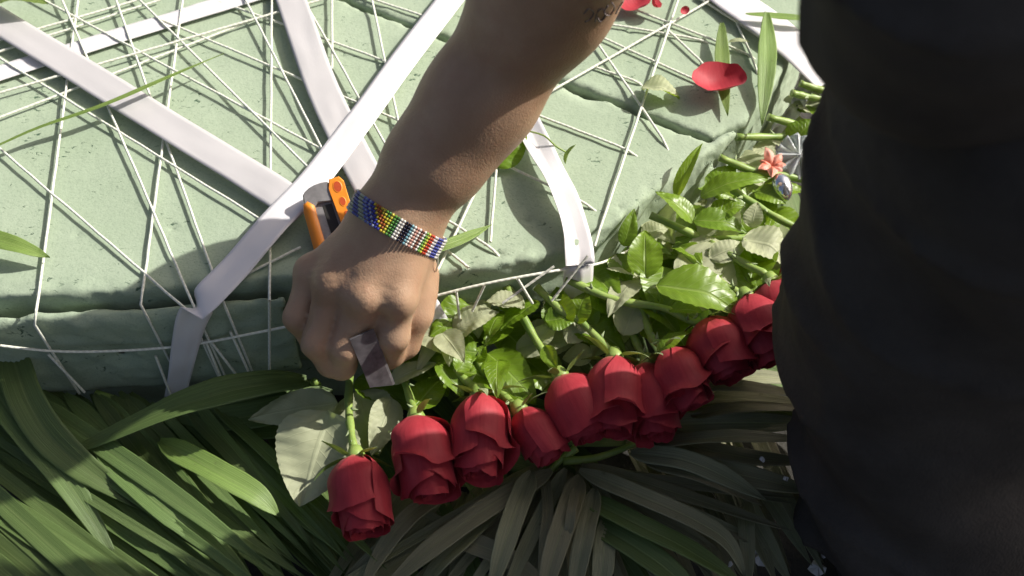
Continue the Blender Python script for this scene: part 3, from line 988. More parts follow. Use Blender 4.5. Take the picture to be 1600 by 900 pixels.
rose('plump red rose third in the row with a yellowish sepal sticking up', (748, 616, .06), (752, 752, .024), 100,
     ((735, 600, .055), (712, 580, .055), (690, 556, .05)), (((722, 582, .05), (800, 604, .045), 54, True, 0.1, 0.15, 0.08, 7), ((690, 520, .06), (650, 585, .055), 22, False, 0.0, 0.1, 0.1, 8),
      ((610, 598, .05), (684, 568, .055), 30, False, 0.1, 0.15, 0.1, 9)), 3, 3.0)
rose('small red rose with a pale sepal at its side, right beside the plump rose', (812, 640, .052), (868, 722, .022), 78,
     ((800, 630, .052), (780, 610, .05), (752, 575, .05), (738, 537, .055), (711, 507, .062), (702, 474, .068)), (((762, 552, .052), (838, 632, .045), 56, True, -0.1, 0.1, 0.12, 10), ((726, 532, .064), (638, 526, .07), 52, False, 0.25, 0.3, 0.1, 11)), 2, 0.9)
rose('red rose fifth in the row under a long straight stem that reaches the foam', (876, 588, .060), (930, 690, .030), 100,
     ((865, 575, .062), (828, 515, .066), (790, 444, .075)), (((820, 478, .075), (758, 472, .078), 46, False, -0.35, 0.3, 0.05, 12), ((842, 472, .075), (782, 516, .07), 44, True, -0.5, 0.2, 0.05, 13),
      ((806, 548, .05), (908, 524, .055), 40, False, 0.0, 0.12, 0.05, 14), ((838, 540, .06), (866, 505, .062), 34, False, 0.2, 0.2, 0.05, 15)), 0, 2.3)
rose('red rose whose outer petal makes a broad hood, behind the fifth one', (960, 558, .066), (962, 684, .03), 102,
     ((950, 545, .066), (905, 500, .07), (880, 488, .072), (838, 448, .078)), (((896, 500, .06), (978, 552, .055), 52, True, 0.0, 0.15, 0.1, 16), ((900, 505, .07), (918, 455, .08), 36, True, 0.2, 0.2, 0.1, 17), ((852, 500, .07), (902, 498, .07), 36, True, -0.2, 0.2, 0.05, 18)), 4, 0.2)
rose('dark half hidden red rose in the deepest shade in the middle of the row', (1012, 568, .060), (1030, 690, .024), 96,
     ((1000, 548, .06), (985, 515, .065), (960, 480, .07)), (((974, 525, .066), (1006, 448, .072), 46, False, -0.1, 0.2, 0.1, 19), ((1000, 468, .075), (1062, 524, .065), 40, True, 0.2, 0.2, 0.1, 20)), 3, 2.0)
rose('crumpled red rose with a ragged curled petal on top and long sepals', (1040, 546, .072), (1090, 640, .040), 92,
     ((1025, 534, .07), (1015, 520, .07), (1000, 470, .072)), (((1030, 548, .075), (1075, 518, .08), 20, True, 0.0, 0.2, 0.1, 21),), 4, 1.1, 1.4)
rose('sunlit red rose with smooth square petals, last but one before the black trousers', (1104, 498, .076), (1150, 596, .045), 104,
     ((1085, 504, .076), (1040, 482, .078), (960, 468, .08), (884, 436, .084)), (((1024, 448, .092), (1170, 500, .078), 76, True, 0.15, 0.2, 0.14, 22), ((1060, 398, .085), (1152, 470, .075), 82, False, 0.0, 0.15, 0.12, 23), ((1008, 434, .085), (1008, 360, .092), 46, True, 0.1, 0.2, 0.1, 24), ((1010, 440, .08), (1030, 470, .08), 26, True, 0.1, 0.2, 0.1, 25)), 5, 3.6)
rose('sunlit red rose half behind its neighbour next to the black trousers', (1165, 464, .084), (1215, 570, .052), 104,
     ((1150, 455, .085), (1110, 430, .085), (1060, 390, .085)), (((1075, 388, .083), (1135, 384, .086), 34, False, 0.2, 0.15, 0.1, 26), ((1108, 404, .088), (1168, 382, .09), 32, False, -0.3, 0.2, 0.1, 27)), 3, 5.0)
rose('red rose furthest along the row, mostly covered by the black trousers', (1205, 440, .088), (1240, 520, .06), 96,
     ((1190, 425, .09), (1150, 404, .09), (1110, 380, .085)), (((1160, 372, .09), (1230, 412, .085), 70, False, 0.2, 0.2, 0.12, 28), ((1168, 392, .085), (1232, 400, .08), 50, True, 0.1, 0.2, 0.1, 29)), 1, 0.0)
rose('cut rose with a thick short stem end lying on the rounded foam corner', (1240, 395, .070), (1290, 480, .05), 90,
     ((1200, 372, .075), (1100, 374, .08), (1087, 368, .085), (1016, 336, .092)), (((1082, 348, .092), (1024, 300, .105), 36, True, -0.2, 0.2, 0.1, 30), ((1084, 345, .088), (1168, 364, .085), 40, True, 0.1, 0.2, 0.12, 31), ((1056, 308, .095), (1098, 224, .115), 20, True, 0.2, 0.3, 0.1, 32)), 2, 0.0)
rose('cut rose with a long thick stem crossing the bright leaves towards the trousers', (1300, 380, .075), (1350, 450, .06), 90,
     ((1233, 350, .084), (1190, 326, .088), (1150, 300, .092), (1140, 290, .09)), (((1094, 308, .09), (1200, 280, .1), 36, True, 0.1, 0.15, 0.12, 33), ((1112, 340, .085), (1164, 322, .09), 40, True, 0.2, 0.2, 0.1, 34), ((1174, 356, .09), (1184, 316, .098), 26, False, 0.2, 0.2, 0.1, 35), ((1180, 300, .08), (1228, 318, .08), 34, True, 0, 0.2, 0.1, 36)), 0, 0.0)
rose('cut rose with a thin forked stem end near the pinkish petals', (1300, 300, .07), (1350, 360, .06), 90,
     ((1230, 275, .08), (1180, 268, .085), (1124, 246, .092)), (((1110, 300, .08), (1150, 262, .085), 38, True, 0.2, 0.2, 0.1, 37), ((1190, 300, .075), (1260, 300, .075), 40, True, 0.1, 0.2, 0.1, 38)), 1, 0.0)
rose('cut rose with a stem end resting by the dark crack at the foam corner', (1330, 220, .07), (1380, 260, .06), 90,
     ((1260, 214, .08), (1210, 214, .085), (1150, 214, .092)), (((1236, 224, .085), (1276, 190, .095), 42, True, 0.1, 0.2, 0.1, 39), ((1180, 225, .08), (1210, 252, .075), 36, False, 0.1, 0.2, 0.1, 40)), 3, 0.0)
rose('cut rose with a curved stem end under the broad pale ribbon', (1340, 190, .07), (1390, 210, .06), 90,
     ((1290, 206, .08), (1250, 196, .085), (1200, 183, .092)), (((1230, 150, .07), (1290, 190, .07), 50, False, 0.1, 0.2, 0.1, 41),), 0, 0.0)
rose('cut rose whose thin stem end touches the trousers below the pale ribbon', (1360, 170, .07), (1410, 200, .06), 90,
     ((1292, 155, .082), (1262, 151, .086), (1237, 145, .09)), (((1240, 165, .07), (1300, 175, .07), 46, True, 0.1, 0.2, 0.1, 42),), 2, 0.0)
rose('cut rose with its stem end against the end of the broad pale ribbon', (1360, 150, .075), (1410, 180, .06), 90,
     ((1300, 144, .086), (1275, 138, .09), (1250, 130, .094)), (), 1, 0.0)

# further leaves stripped from the stems: dark filling between stems
LL = [((975, 385, .085), (991, 326, .10), 24, True), ((962, 398, .08), (984, 446, .075), 36, True), ((745, 566, .055), (760, 540, .06), 24, True), ((920, 455, .07), (975, 500, .06), 50, True), ((690, 500, .045), (742, 560, .04), 50, True),
      ((880, 470, .05), (930, 540, .045), 56, True), ((640, 560, .03), (700, 620, .03), 60, True), ((820, 560, .035), (880, 620, .03), 60, True), ((1040, 500, .055), (1080, 560, .05), 50, True), ((1060, 330, .07), (1110, 380, .065), 50, True),
      ((990, 430, .06), (1050, 470, .055), 46, False), ((1130, 420, .07), (1180, 470, .065), 50, True), ((780, 510, .04), (830, 560, .04), 46, True), ((1080, 270, .065), (1130, 320, .06), 46, True), ((940, 430, .06), (960, 490, .06), 40, True),
      ((1150, 240, .06), (1200, 300, .055), 50, False), ((560, 590, .03), (640, 640, .03), 54, True), ((1200, 330, .06), (1250, 380, .06), 50, True), ((1205, 190, .05), (1260, 250, .05), 56, False), ((1140, 350, .06), (1200, 400, .06), 50, True)]

descr = ['narrow dark leaf standing on edge against the foam beyond the forearm', 'dark leaf below the narrow upright one at the foam edge', 'tiny bright leaf above the third rose', 'shaded leaf beneath the stem that touches the foam edge', 'leaf in shade below the pleated ribbon end',
         'dark leaf under the bare thick stem behind the fifth rose', 'deep green leaf right beside the knife blade', 'dark leaf tucked behind the fourth and fifth roses', 'dark leaf behind the crumpled rose', 'shaded leaf at the rounded foam corner under a short stem',
         'greyish leaf underside below the small upright bright leaf', 'leaf in shade between the pale large leaf and the last roses', 'dark leaf under the straight stem of the fifth rose', 'dark leaf pressed against the foam corner under the bright narrow blade', 'dark leaf hanging below the white ribbon that folds over the edge',
         'pale leaf below the pinkish petals', 'leaf lying under the blade tip', 'leaf under the long thick stem by the trousers', 'pale leaf among the cut stems by the trousers', 'shaded leaf under the bright leaves near the trousers']
for (b, t, wp, up), d in zip(LL, descr):
    o = rose_leaf(None, b, t, wp, up, rr.uniform(-.3, .3), 0.2, 0.1, rr.random() * 50, 0, 'loose_leaf')
    tag(o, d, 'leaf', 'loose rose leaves between the stems')

more = {'under': 0}
rl = random.Random(4)
for k in range(92):                                      # leaflets of the stems, in the band between the foam and the blooms
    f = rl.random()
    x = 690 + 520 * f
    ytop = np.interp(x, [690, 800, 900, 1000, 1080, 1160, 1240], [490, 470, 440, 370, 310, 270, 220])
    ybot = np.interp(x, [690, 800, 900, 1000, 1080, 1160, 1240], [600, 610, 560, 520, 490, 450, 400])
    y = ytop + (ybot - ytop) * rl.random()
    a = rl.uniform(0, 2 * math.pi); L_ = rl.uniform(36, 88)
    z = rl.uniform(.025, .075) + 0.02 * (1 - (y - 200) / 400)
    near = min(ROSES, key=lambda r_: (r_.matrix_basis.translation - W(x, y, z)).length)
    rose_leaf(near, (x - math.cos(a) * L_ / 2, y - math.sin(a) * L_ / 2, z), (x + math.cos(a) * L_ / 2, y + math.sin(a) * L_ / 2, z + rl.uniform(-.008, .012)),
              L_ * rl.uniform(.55, .75), rl.random() > 0.33, rl.uniform(-.5, .5), rl.uniform(.1, .45), rl.uniform(.02, .16), rl.random() * 60, rl.uniform(-.05, .1))

# ------------------------------------------------------------------ things lying on the foam
def top_blade(label, pts, wpx, m='blade', arch=0.0, roll=0.0, seed=0, pleat=0.1):
    P = [W(*p) for p in pts]
    path = spline(P, 20)
    vs, fs, uv = blade_geo(path, PX(wpx, P[len(P) // 2]), pleat, roll, seed, basef=0.35)
    return tag(mesh('fallen_leaflet', vs, fs, M[m], uv=uv), label, 'leaf')


top_blade('long thin green leaf blade lying across the strings on the far corner of the foam', [(-30, 240, .112), (60, 200, .113), (160, 165, .116), (260, 122, .117), (350, 84, .114)], 13, seed=1, roll=0.25)
top_blade('short green leaf tip reaching onto the foam from the edge of the picture', [(-90, 335, .108), (-20, 368, .112), (30, 385, .112), (78, 403, .106)], 32, seed=2)
top_blade('narrow yellow green leaf blade standing under the curled red petal', [(1128, 36, .110), (1128, 80, .108), (1130, 130, .106), (1137, 182, .104)], 24, seed=3)
top_blade('long yellow green leaf blade with pointed tip nearest to the black trousers', [(1198, 20, .118), (1199, 70, .114), (1197, 120, .110), (1190, 198, .100)], 30, seed=4)
top_blade('light green leaf blade lying crosswise over the broad pale ribbon', [(1165, 22, .112), (1200, 24, .113), (1250, 28, .114), (1320, 30, .112)], 15, seed=5)
top_blade('straw coloured leaf blade lying on the foam behind the wrist', [(640, 402, .115), (690, 385, .112), (730, 370, .108), (768, 352, .104)], 22, 'blade', seed=6)


def flat_leaf(label, b, t, wp, up=True, roll=0.2, fold=0.25, bend=0.15, seed=0, m='rose_leaf', curl=0.0):
    o = rose_leaf(None, b, t, wp, up, roll, fold, bend, seed, curl, 'fallen_leaf', m)
    return tag(o, label, 'leaf')


flat_leaf('pale green leaf lying face down on the strings beside the seam', (1002, 138, .106), (1062, 154, .104), 40, False, 0.2, 0.35, 0.15, 3)
flat_leaf('small yellow green leaf scrap on the bare foam beside the creased glossy ribbon', (884, 256, .104), (900, 226, .116), 14, True, 0.6, 0.4, 0.1, 4, 'blade')
flat_leaf('dark green leaf half hidden under the forearm where the strings meet', (775, 262, .104), (822, 202, .112), 40, True, -0.4, 0.2, 0.1, 5)
flat_leaf('pale curled leaf tip beside the forearm above the folded ribbon', (800, 236, .114), (824, 206, .118), 20, False, 0.5, 0.3, 0.1, 6)
flat_leaf('bright green leaf on the farthest corner of the foam', (-10, 8, .112), (75, 6, .118), 36, True, 0.2, 0.2, 0.1, 7, 'blade')
flat_leaf('tiny pale leaf scrap by the yellow green blade', (1138, 66, .106), (1172, 66, .108), 10, False, 0.2, 0.2, 0.1, 8)
vs, fs = tube(spline([W(822, 204, .112), W(850, 212, .114), W(868, 228, .112), W(888, 240, .106)], 10), 0.0006, 6)
tag(mesh('tendril', vs, fs, M['stem']), 'thin curved green tendril lying beside the creased ribbon', 'twig')


def loose_petal(label, c, size, tilt, az, seed, cup=0.35):
    C = W(*c); R = PX(size, C) / 2
    nu = 13
    vs, uv = [], []
    E = Matrix.Rotation(az, 3, 'Z') @ Matrix.Rotation(tilt, 3, 'X')
    for j in range(nu):
        for i in range(nu):
            u, v = i / (nu - 1) * 2 - 1, j / (nu - 1) * 2 - 1
            x, y = u * math.sqrt(1 - v * v / 2), v * math.sqrt(1 - u * u / 2)
            q = x * x + y * y
            z = cup * q + 0.14 * mnoise.noise(Vector((x * 1.8 + seed, y * 1.8, seed))) * (0.3 + q) + 0.30 * max(0, y - 0.3) ** 2
            vs.append(C + E @ Vector((x * R * 1.08, y * R * 0.86, z * R)))
            uv.append((0.5 + u / 2, 0.3 + 0.35 * (v + 1)))
    return tag(mesh('fallen_petal', vs, grid_faces(nu, nu), M['petal'], uv=uv), label, 'petal')


loose_petal('cupped red rose petal lying on a leaf blade on the foam', (1122, 136, .1075), 80, -0.12, 0.15, 3, 0.50)
loose_petal('red rose petal on the far edge of the foam right behind the forearm', (988, 4, .105), 56, 0.15, 0.6, 5, 0.35)
loose_petal('small crumpled dark red petal next to the one behind the forearm', (1020, 8, .110), 24, 0.7, 1.6, 8, 0.8)
loose_petal('sliver of red petal lying on a string crossing', (1069, 16, .110), 15, 0.9, 0.4, 9, 0.4)

# pinkish bloom, clear wrapper and water vial among the stems on the right
fl = thing('salmon_blossom', 'small salmon pink and orange blossom among the cut stems', 'flower', W(1206, 262, .082))
t = NT('salmon_petal'); t.base(t.mix(t.ramp(t.noise(160), [(0.35, 0.0), (0.7, 1.0)]), (0.75, 0.22, 0.13), (0.80, 0.42, 0.34))); t.set(Roughness=0.5); t.translucent((0.8, 0.3, 0.2), 0.2)
M['salmon'] = t.m
fl.location = W(1206, 262, .085)
bpy.context.view_layer.update()
for k in range(7):
    an = k * 0.9
    c = Vector(fl.location)
    d = Vector((math.cos(an), math.sin(an), 0.35))
    vs, fs, uv = leaf_geo(c, c + d * (0.009 + 0.003 * (k % 3)), 0.009, fold=-0.5, bend=0.25, seed=k, serr=0)
    mesh('petal', vs, fs, M['salmon'], fl, uv=uv)
t = NT('clear_plastic'); t.base((0.86, 0.90, 0.90)); t.set(Roughness=0.12, Transmission_Weight=0.55, IOR=1.4); t.bump(t.noise(120, 3), 0.4, 0.001); M['plastic'] = t.m
C = W(1246, 246, .085)
pw, pf = [], []
for j in range(9):
    for i in range(48):
        an = 2 * math.pi * i / 48; q = (j + 0.05) / 8
        z = 0.0035 * math.cos(an * 12) * q + 0.006 * (1 - q) + 0.004 * mnoise.noise(Vector((math.cos(an) * 2, math.sin(an) * 2, q)))
        pw.append(C + Matrix.Rotation(0.5, 3, 'X') @ Vector((math.cos(an) * 0.0145 * q, math.sin(an) * 0.0165 * q, z)))
for j in range(8):
    for i in range(48): pf.append((j * 48 + i, j * 48 + (i + 1) % 48, (j + 1) * 48 + (i + 1) % 48, (j + 1) * 48 + i))
o = tag(mesh('plastic_rosette', pw, pf, M['plastic']), 'pleated clear plastic rosette against the black trousers', 'plastic wrap')
md = o.modifiers.new('thickness', 'SOLIDIFY'); md.thickness = 0.0004
t = NT('shiny_foil'); t.base((0.75, 0.77, 0.80)); t.set(Roughness=0.15, Metallic=0.9); t.bump(t.noise(140, 3), 0.5, 0.001); M['foil'] = t.m
C = W(1222, 292, .084)
vs, fs = tube(spline([C + Vector((-0.002, 0.008, 0.004)), C, C + Vector((0.002, -0.009, -0.004))], 9), [0.002, 0.0045, 0.006, 0.0066, 0.0068, 0.0066, 0.006, 0.0045, 0.002], 14)
tag(mesh('water_vial', vs, fs, M['foil']), 'small shiny silvery water vial just below the salmon blossom', 'vial')

# ------------------------------------------------------------------ the person
person = thing('person', 'person in black clothes with a bare tattooed forearm, gripping a cutter at the rose stems', 'person', (0.29, -0.15, -0.06))
h = 0.00165
net = Net((-0.19, -0.125, 0.02), (0.115, 0.085, 0.40), h)
X, Y, Z = net.coords()
HANDP = {}
w_ = lambda *p: tuple(W(*p))
wr = w_(621, 333, .150)
# metacarpals
MC = {'pinky': ((492, 428, .120), .0098), 'ring': ((523, 446, .127), .0112), 'middle': ((571, 462, .130), .0115), 'index': ((622, 466, .127), .0110)}
palm = None
for k, (p, r) in MC.items():
    off = {'pinky': (592, 352, .143), 'ring': (610, 346, .149), 'middle': (626, 344, .150), 'index': (642, 354, .146)}[k]
    f = cone(X, Y, Z, w_(*off), w_(*p), 0.0165, r)
    palm = f if palm is None else smin(palm, f, 0.010)
# palm belly under the metacarpals and the thumb base
palm = smin(palm, cone(X, Y, Z, w_(615, 372, .130), w_(560, 462, .104), .019, .017), 0.012)
palm = smin(palm, cone(X, Y, Z, w_(634, 376, .134), w_(640, 452, .108), .0165, .0150), 0.010)
palm = smin(palm, cone(X, Y, Z, w_(574, 470, .116), w_(577, 500, .104), .0115, .0100), 0.008)
# small tendon and knuckle relief
for (p, r) in (((486, 421, .1225), .0084), ((517, 439, .1295), .0088), ((565, 462, .1315), .0090), ((620, 464, .1285), .0086)):
    q = w_(*p)
    palm = smin(palm, cone(X, Y, Z, q, q, r, r), 0.006)
F = None
fing = {
    'pinky': [((488, 430, .117), .0092), ((465, 497, .103), .0083), ((490, 532, .084), .0076), ((530, 510, .080), .0066)],
    'ring': [((521, 450, .122), .0102), ((492, 531, .103), .0093), ((518, 566, .082), .0084), ((548, 540, .076), .0072)],
    'middle': [((569, 466, .124), .0106), ((538, 540, .100), .0094), ((534, 570, .080), .0084), ((546, 556, .074), .0066)],
    'index': [((622, 470, .121), .0102), ((614, 524, .102), .0096), ((610, 552, .080), .0084), ((598, 545, .070), .0068)],
}
for k, ch in fing.items():
    f = None
    for (a, ra), (b, rb) in zip(ch, ch[1:]):
        g = cone(X, Y, Z, w_(*a), w_(*b), ra, rb)
        f = g if f is None else smin(f, g, 0.004)
    F = f if F is None else smin(F, f, 0.0007)
th = [((652, 430, .110), .0130), ((648, 490, .098), .0106), ((632, 536, .080), .0090), ((608, 560, .066), .0074)]
f = None
for (a, ra), (b, rb) in zip(th, th[1:]):
    g = cone(X, Y, Z, w_(*a), w_(*b), ra, rb)
    f = g if f is None else smin(f, g, 0.004)
F = smin(F, f, 0.0016)
B = smin(palm, F, 0.007)
# forearm: two bones' worth of flesh side by side
c0, c1, c2, c3 = Vector(wr), W(745, 160, .208), W(848, 0, .264), Vector((.050, .018, .345))
side = Vector((0.80, 0.55, -0.28)).normalized()
ARM = [(c0, .0162, .0050), (c0.lerp(c1, .5), .0192, .0056), (c1, .0222, .0064), (c2, .0268, .0070), (c3, .0290, .0070)]
UP = Vector((.105, .024, .45))
arm = cone(X, Y, Z, c3, UP, .034, .040)
for sgn in (-1, 1):
    for (a, ra, oa), (b, rb, ob) in zip(ARM, ARM[1:]):
        g = cone(X, Y, Z, a + side * sgn * oa, b + side * sgn * ob, ra, rb)
        arm = g if arm is None else smin(arm, g, 0.022)
B = smin(B, arm, 0.016)
for (a, b, k, wd) in (((500, 425, .132), (598, 350, .160), .0010, .005), ((530, 440, .139), (612, 345, .166), .0012, .005), ((575, 455, .142), (628, 345, .167), .0012, .005), ((620, 458, .138), (642, 350, .163), .0010, .005),
                      ((545, 440, .140), (590, 380, .155), -.0008, .006), ((600, 452, .140), (625, 390, .156), -.0008, .006), ((505, 432, .133), (560, 375, .152), -.0007, .005),
                      ((560, 425, .146), (655, 370, .158), .0009, .0025), ((501, 482, .117), (468, 528, .106), -.0030, .0034), ((592, 485, .125), (598, 510, .115), -.0012, .003)):
    d = cone(X, Y, Z, w_(*a), w_(*b), 0.0, 0.0)
    B = B - k * np.exp(-(d / (wd * 1.6)) ** 2)
for (px_, py_, z_) in ((486, 421, .1345), (517, 439, .142), (565, 462, .1445), (620, 464, .141)):   # creases over the knuckles
    c = w_(px_, py_, z_)
    d = np.sqrt((X - c[0]) ** 2 + (Y - c[1]) ** 2 + (Z - c[2]) ** 2)
    B = B + 0.00035 * np.exp(-(d / 0.011) ** 2) * np.sin((Y - 0.5 * Z + 0.2 * X) * 2600)
net.f = (B + 0.0004 * vnoise(X * 60, Y * 60, Z * 60, 3)).astype(np.float32)
net.f[:, :, -1] = 0.05
net.f[:, -1, :] = 0.05; net.f[-1, :, :] = 0.05
body = net_mesh('body', net, M['skin'], person)
tree = None
me = body.data
Bm = np.array(person.matrix_basis)


def arm_surface(p, d, rmax=0.08):
    """distance from p along d to the skin, read from the implicit field"""
    prev = None
    for i in range(1, 200):
        r = rmax * (1 - i / 200)
        q = (np.array(p + d * r) - net.lo) / net.h
        k = np.floor(q).astype(int)
        if (k < 0).any() or (k >= net.n - 1).any(): continue
        fxx = q - k
        c = net.f[k[0]:k[0] + 2, k[1]:k[1] + 2, k[2]:k[2] + 2]
        v = c[0] * (1 - fxx[0]) + c[1] * fxx[0]; v = v[0] * (1 - fxx[1]) + v[1] * fxx[1]; v = v[0] * (1 - fxx[2]) + v[1] * fxx[2]
        if v < 0: return r
    return 0.02


def on_skin(px, py):
    d = D_ + Vector(((px - 800) / FPX, 0, 0)) + U_ * ((450 - py) / FPX)
    d.normalize()
    for i in range(1400):
        p = CAM + d * (0.2 + i * 0.0004)
        k = np.round((np.array(p) - net.lo) / net.h).astype(int)
        if (k < 1).any() or (k >= net.n - 2).any(): continue
        if net.f[k[0], k[1], k[2]] < 0.0006: return p
    return None


tv, tf = [], []
for line in (((912, 22), (920, 14), (928, 20), (922, 30), (914, 34)), ((930, 34), (934, 18), (943, 14), (946, 24), (938, 34), (934, 28)), ((950, 8), (944, 20), (952, 24), (960, 12), (956, 4)), ((962, 22), (968, 10), (974, 2))):
    pts = [on_skin(*p) for p in line]
    if None in pts: continue
    v_, f_ = tube([p + (CAM - p).normalized() * 0.0002 for p in spline(pts, 16)], 0.00042, 5)
    tf += [tuple(i + len(tv) for i in f) for f in f_]; tv += v_
M['ink'] = m_plain('faded_tattoo_ink', (0.16, 0.13, 0.125), 0.6)
if tv: mesh('tattoo', tv, tf, M['ink'], person)

# black trousers and shirt
def garment(name, chains, lo, hi, h, seed, k=0.04, folds=1.0):
    nt_ = Net(lo, hi, h)
    X, Y, Z = nt_.coords()
    f = None
    for ch in chains:
        for (a, ra), (b, rb) in zip(ch, ch[1:]):
            g = cone(X, Y, Z, a, b, ra, rb)
            f = g if f is None else smin(f, g, k)
    n = vnoise(X * 7, Y * 7, Z * 11, seed)
    f = f + folds * (0.005 * np.sin(Z * 52 + X * 18 + 5 * n) * (0.5 + 0.5 * vnoise(X * 6, Y * 6, Z * 6, seed + 1)) + 0.004 * vnoise(X * 16, Y * 16, Z * 30, seed + 2) - 0.008 * (1 - np.abs(vnoise(X * 9 + Z * 5, Y * 9, Z * 26, seed + 3))) ** 7)
    f = f + 0.009
    nt_.f = f.astype(np.float32)
    for ax in range(3):
        sl_ = [slice(None)] * 3
        for e in (0, -1):
            sl_[ax] = e; nt_.f[tuple(sl_)] = 0.05
    return net_mesh(name, nt_, M['cloth'], person)


def leftedge(px, py, z, r):
    p = W(px, py, z)
    return (p.x + r, p.y, p.z)


leg = [(leftedge(1336, 118, .368, .084), .084), (leftedge(1296, 250, .297, .084), .084), (leftedge(1254, 380, .237, .084), .084), (leftedge(1222, 560, .140, .084), .084), (leftedge(1252, 750, .04, .082), .082), (leftedge(1312, 930, -.05, .08), .075)]
leg2 = [((0.36, -0.12, 0.42), .085), ((0.46, -0.075, 0.22), .08), ((0.48, -0.07, 0.0), .075), ((0.49, -0.07, -0.06), .07)]  # unseen leg, set out of view so its shadow runs along the roses
garment('trousers', [leg, leg2], (0.07, -0.32, -0.065), (0.60, 0.08, 0.47), 0.005, 61, 0.03)
hip = [leftedge(1262, 22, .408, .046), leftedge(1262, -110, .45, .05)]
torso = [(hip[1], .05), ((0.27, -0.085, .46), .08), ((0.31, -0.05, .60), .09), ((0.33, -0.03, .75), .10)]  # unseen torso, leaned so its shadow falls on the lower-left fronds
hem = [(hip[0], .046), ((0.36, -0.14, .42), .07)]
sleeve = [((0.31, 0.0, .72), .070), ((0.18, 0.018, .56), .053), ((0.105, 0.024, .45), .048)]
garment('shirt', [torso, [(hip[0], .046), (hip[1], .05)], hem, sleeve], (0.05, -0.32, 0.30), (0.48, 0.14, 0.90), 0.005, 71, 0.02, 0.6)

# ------------------------------------------------------------------ bead bracelet
axis = (c1 - c0).normalized()
bc = c0 - axis * 0.006
# tilt the band as it sits in the photo
p1, p2 = W(552, 312, .15), W(675, 378, .15)
bn = axis
vd = (bc - CAM).normalized()
flat = vd.cross(p2 - p1).normalized()
if flat.dot(axis) < 0: flat = -flat
bn = axis.lerp(flat, 0.80).normalized()
e1 = (p2 - p1); e1 = (e1 - bn * e1.dot(bn)).normalized(); e2 = bn.cross(e1)
br = thing('bead_bracelet', 'woven bead bracelet in blue, yellow, green, black, white and red stripes round the wrist', 'bracelet', bc)
PAT = [(.30, .34, .26)] * 3 + [(.10, .13, .42), (.22, .27, .50), (.03, .04, .30), (.30, .35, .55), (.03, .04, .30), (.05, .05, .32)] + [(.65, .48, .03), (.45, .12, .02), (.45, .12, .02), (.60, .45, .03), (.60, .52, .05), (.10, .28, .04), (.06, .20, .05), (.75, .72, .66), (.75, .72, .66),
       (.01, .012, .03), (.01, .012, .03), (.20, .40, .45), (.75, .72, .66), (.65, .35, .28), (.75, .72, .66), (.25, .10, .07), (.75, .72, .66), (.16, .36, .07), (.55, .55, .06), (.48, .05, .02), (.48, .05, .02), (.65, .63, .60), (.55, .53, .52)]
nb, nr, bs = 96, 7, 0.00182
bv, bf, bcv = [], [], []
sph = []
for la in range(1, 3):
    for lo_ in range(6):
        a, b = math.pi * la / 3, 2 * math.pi * lo_ / 6
        sph.append(Vector((math.sin(a) * math.cos(b), math.sin(a) * math.sin(b), math.cos(a))))
sph = [Vector((0, 0, 1))] + sph + [Vector((0, 0, -1))]
sf = [(0, 1 + i, 1 + (i + 1) % 6) for i in range(6)] + [(1 + i, 7 + i, 7 + (i + 1) % 6, 1 + (i + 1) % 6) for i in range(6)] + [(13, 7 + (i + 1) % 6, 7 + i) for i in range(6)]
# ring of support points: radius per angle taken from the skin
ring = []
for i in range(200):
    a = 2 * math.pi * i / 200
    d = e1 * math.cos(a) + e2 * math.sin(a)
    rr_ = max(arm_surface(bc + bn * o_ , d) for o_ in (-0.006, 0.0, 0.006)) + 0.0013
    ring.append(bc + d * rr_)
ring = [sum((ring[(i + k) % 200] for k in range(-9, 10)), Vector()) / 19 for i in range(200)]
ln = [0]
for i in range(200): ln.append(ln[-1] + (ring[(i + 1) % 200] - ring[i]).length)
tot = ln[-1]
nb = int(tot / bs)
# the pattern is centred on the side that faces the camera
vis = min(range(200), key=lambda i: (ring[i] - CAM).length)
s_vis = ln[vis]
for b in range(nb):
    s = tot * b / nb
    i = max(0, min(199, next(k for k in range(200) if ln[k + 1] >= s)))
    p = ring[i].lerp(ring[(i + 1) % 200], (s - ln[i]) / max(1e-9, ln[i + 1] - ln[i]))
    tg = (ring[(i + 2) % 200] - ring[(i - 2) % 200]).normalized()
    k = ((s - s_vis + tot / 2) % tot - tot / 2) / bs
    for r in range(nr):
        q = p + bn * ((r - (nr - 1) / 2) * bs)
        kk = int(round(k + len(PAT) / 2 - 1 + (0.9 * (r - 3.0) if k < -3 else 0)))
        c = PAT[kk] if 0 <= kk < len(PAT) else ((.62, .60, .56), (.30, .34, .26), (.05, .06, .28))[(kk // 4) % 3]
        o0 = len(bv)
        nn = tg.cross(bn).normalized()
        for v in sph:
            bv.append(q + (tg * v.x * 0.53 + bn * v.z * 0.55 + nn * v.y * 0.5) * bs)
            bcv.append((*c, 1))
        bf += [tuple(o0 + x for x in f_) for f_ in sf]
t = NT('glass_beads'); at = t.n('VertexColor', layer_name='bead'); t.l(at.outputs[0], t.b.inputs['Base Color']); t.set(Roughness=0.22); M['bead'] = t.m
o = mesh('beadwork', bv, bf, M['bead'], br, attr=bcv)
o['kind'] = 'stuff'
q = W(683, 388, .135)
vs, fs = tube(spline([W(673, 380, .145), W(682, 392, .138), W(684, 410, .128), W(681, 424, .120)], 8), 0.0004, 6)
mesh('tie_thread', vs, fs, M['string'], br)

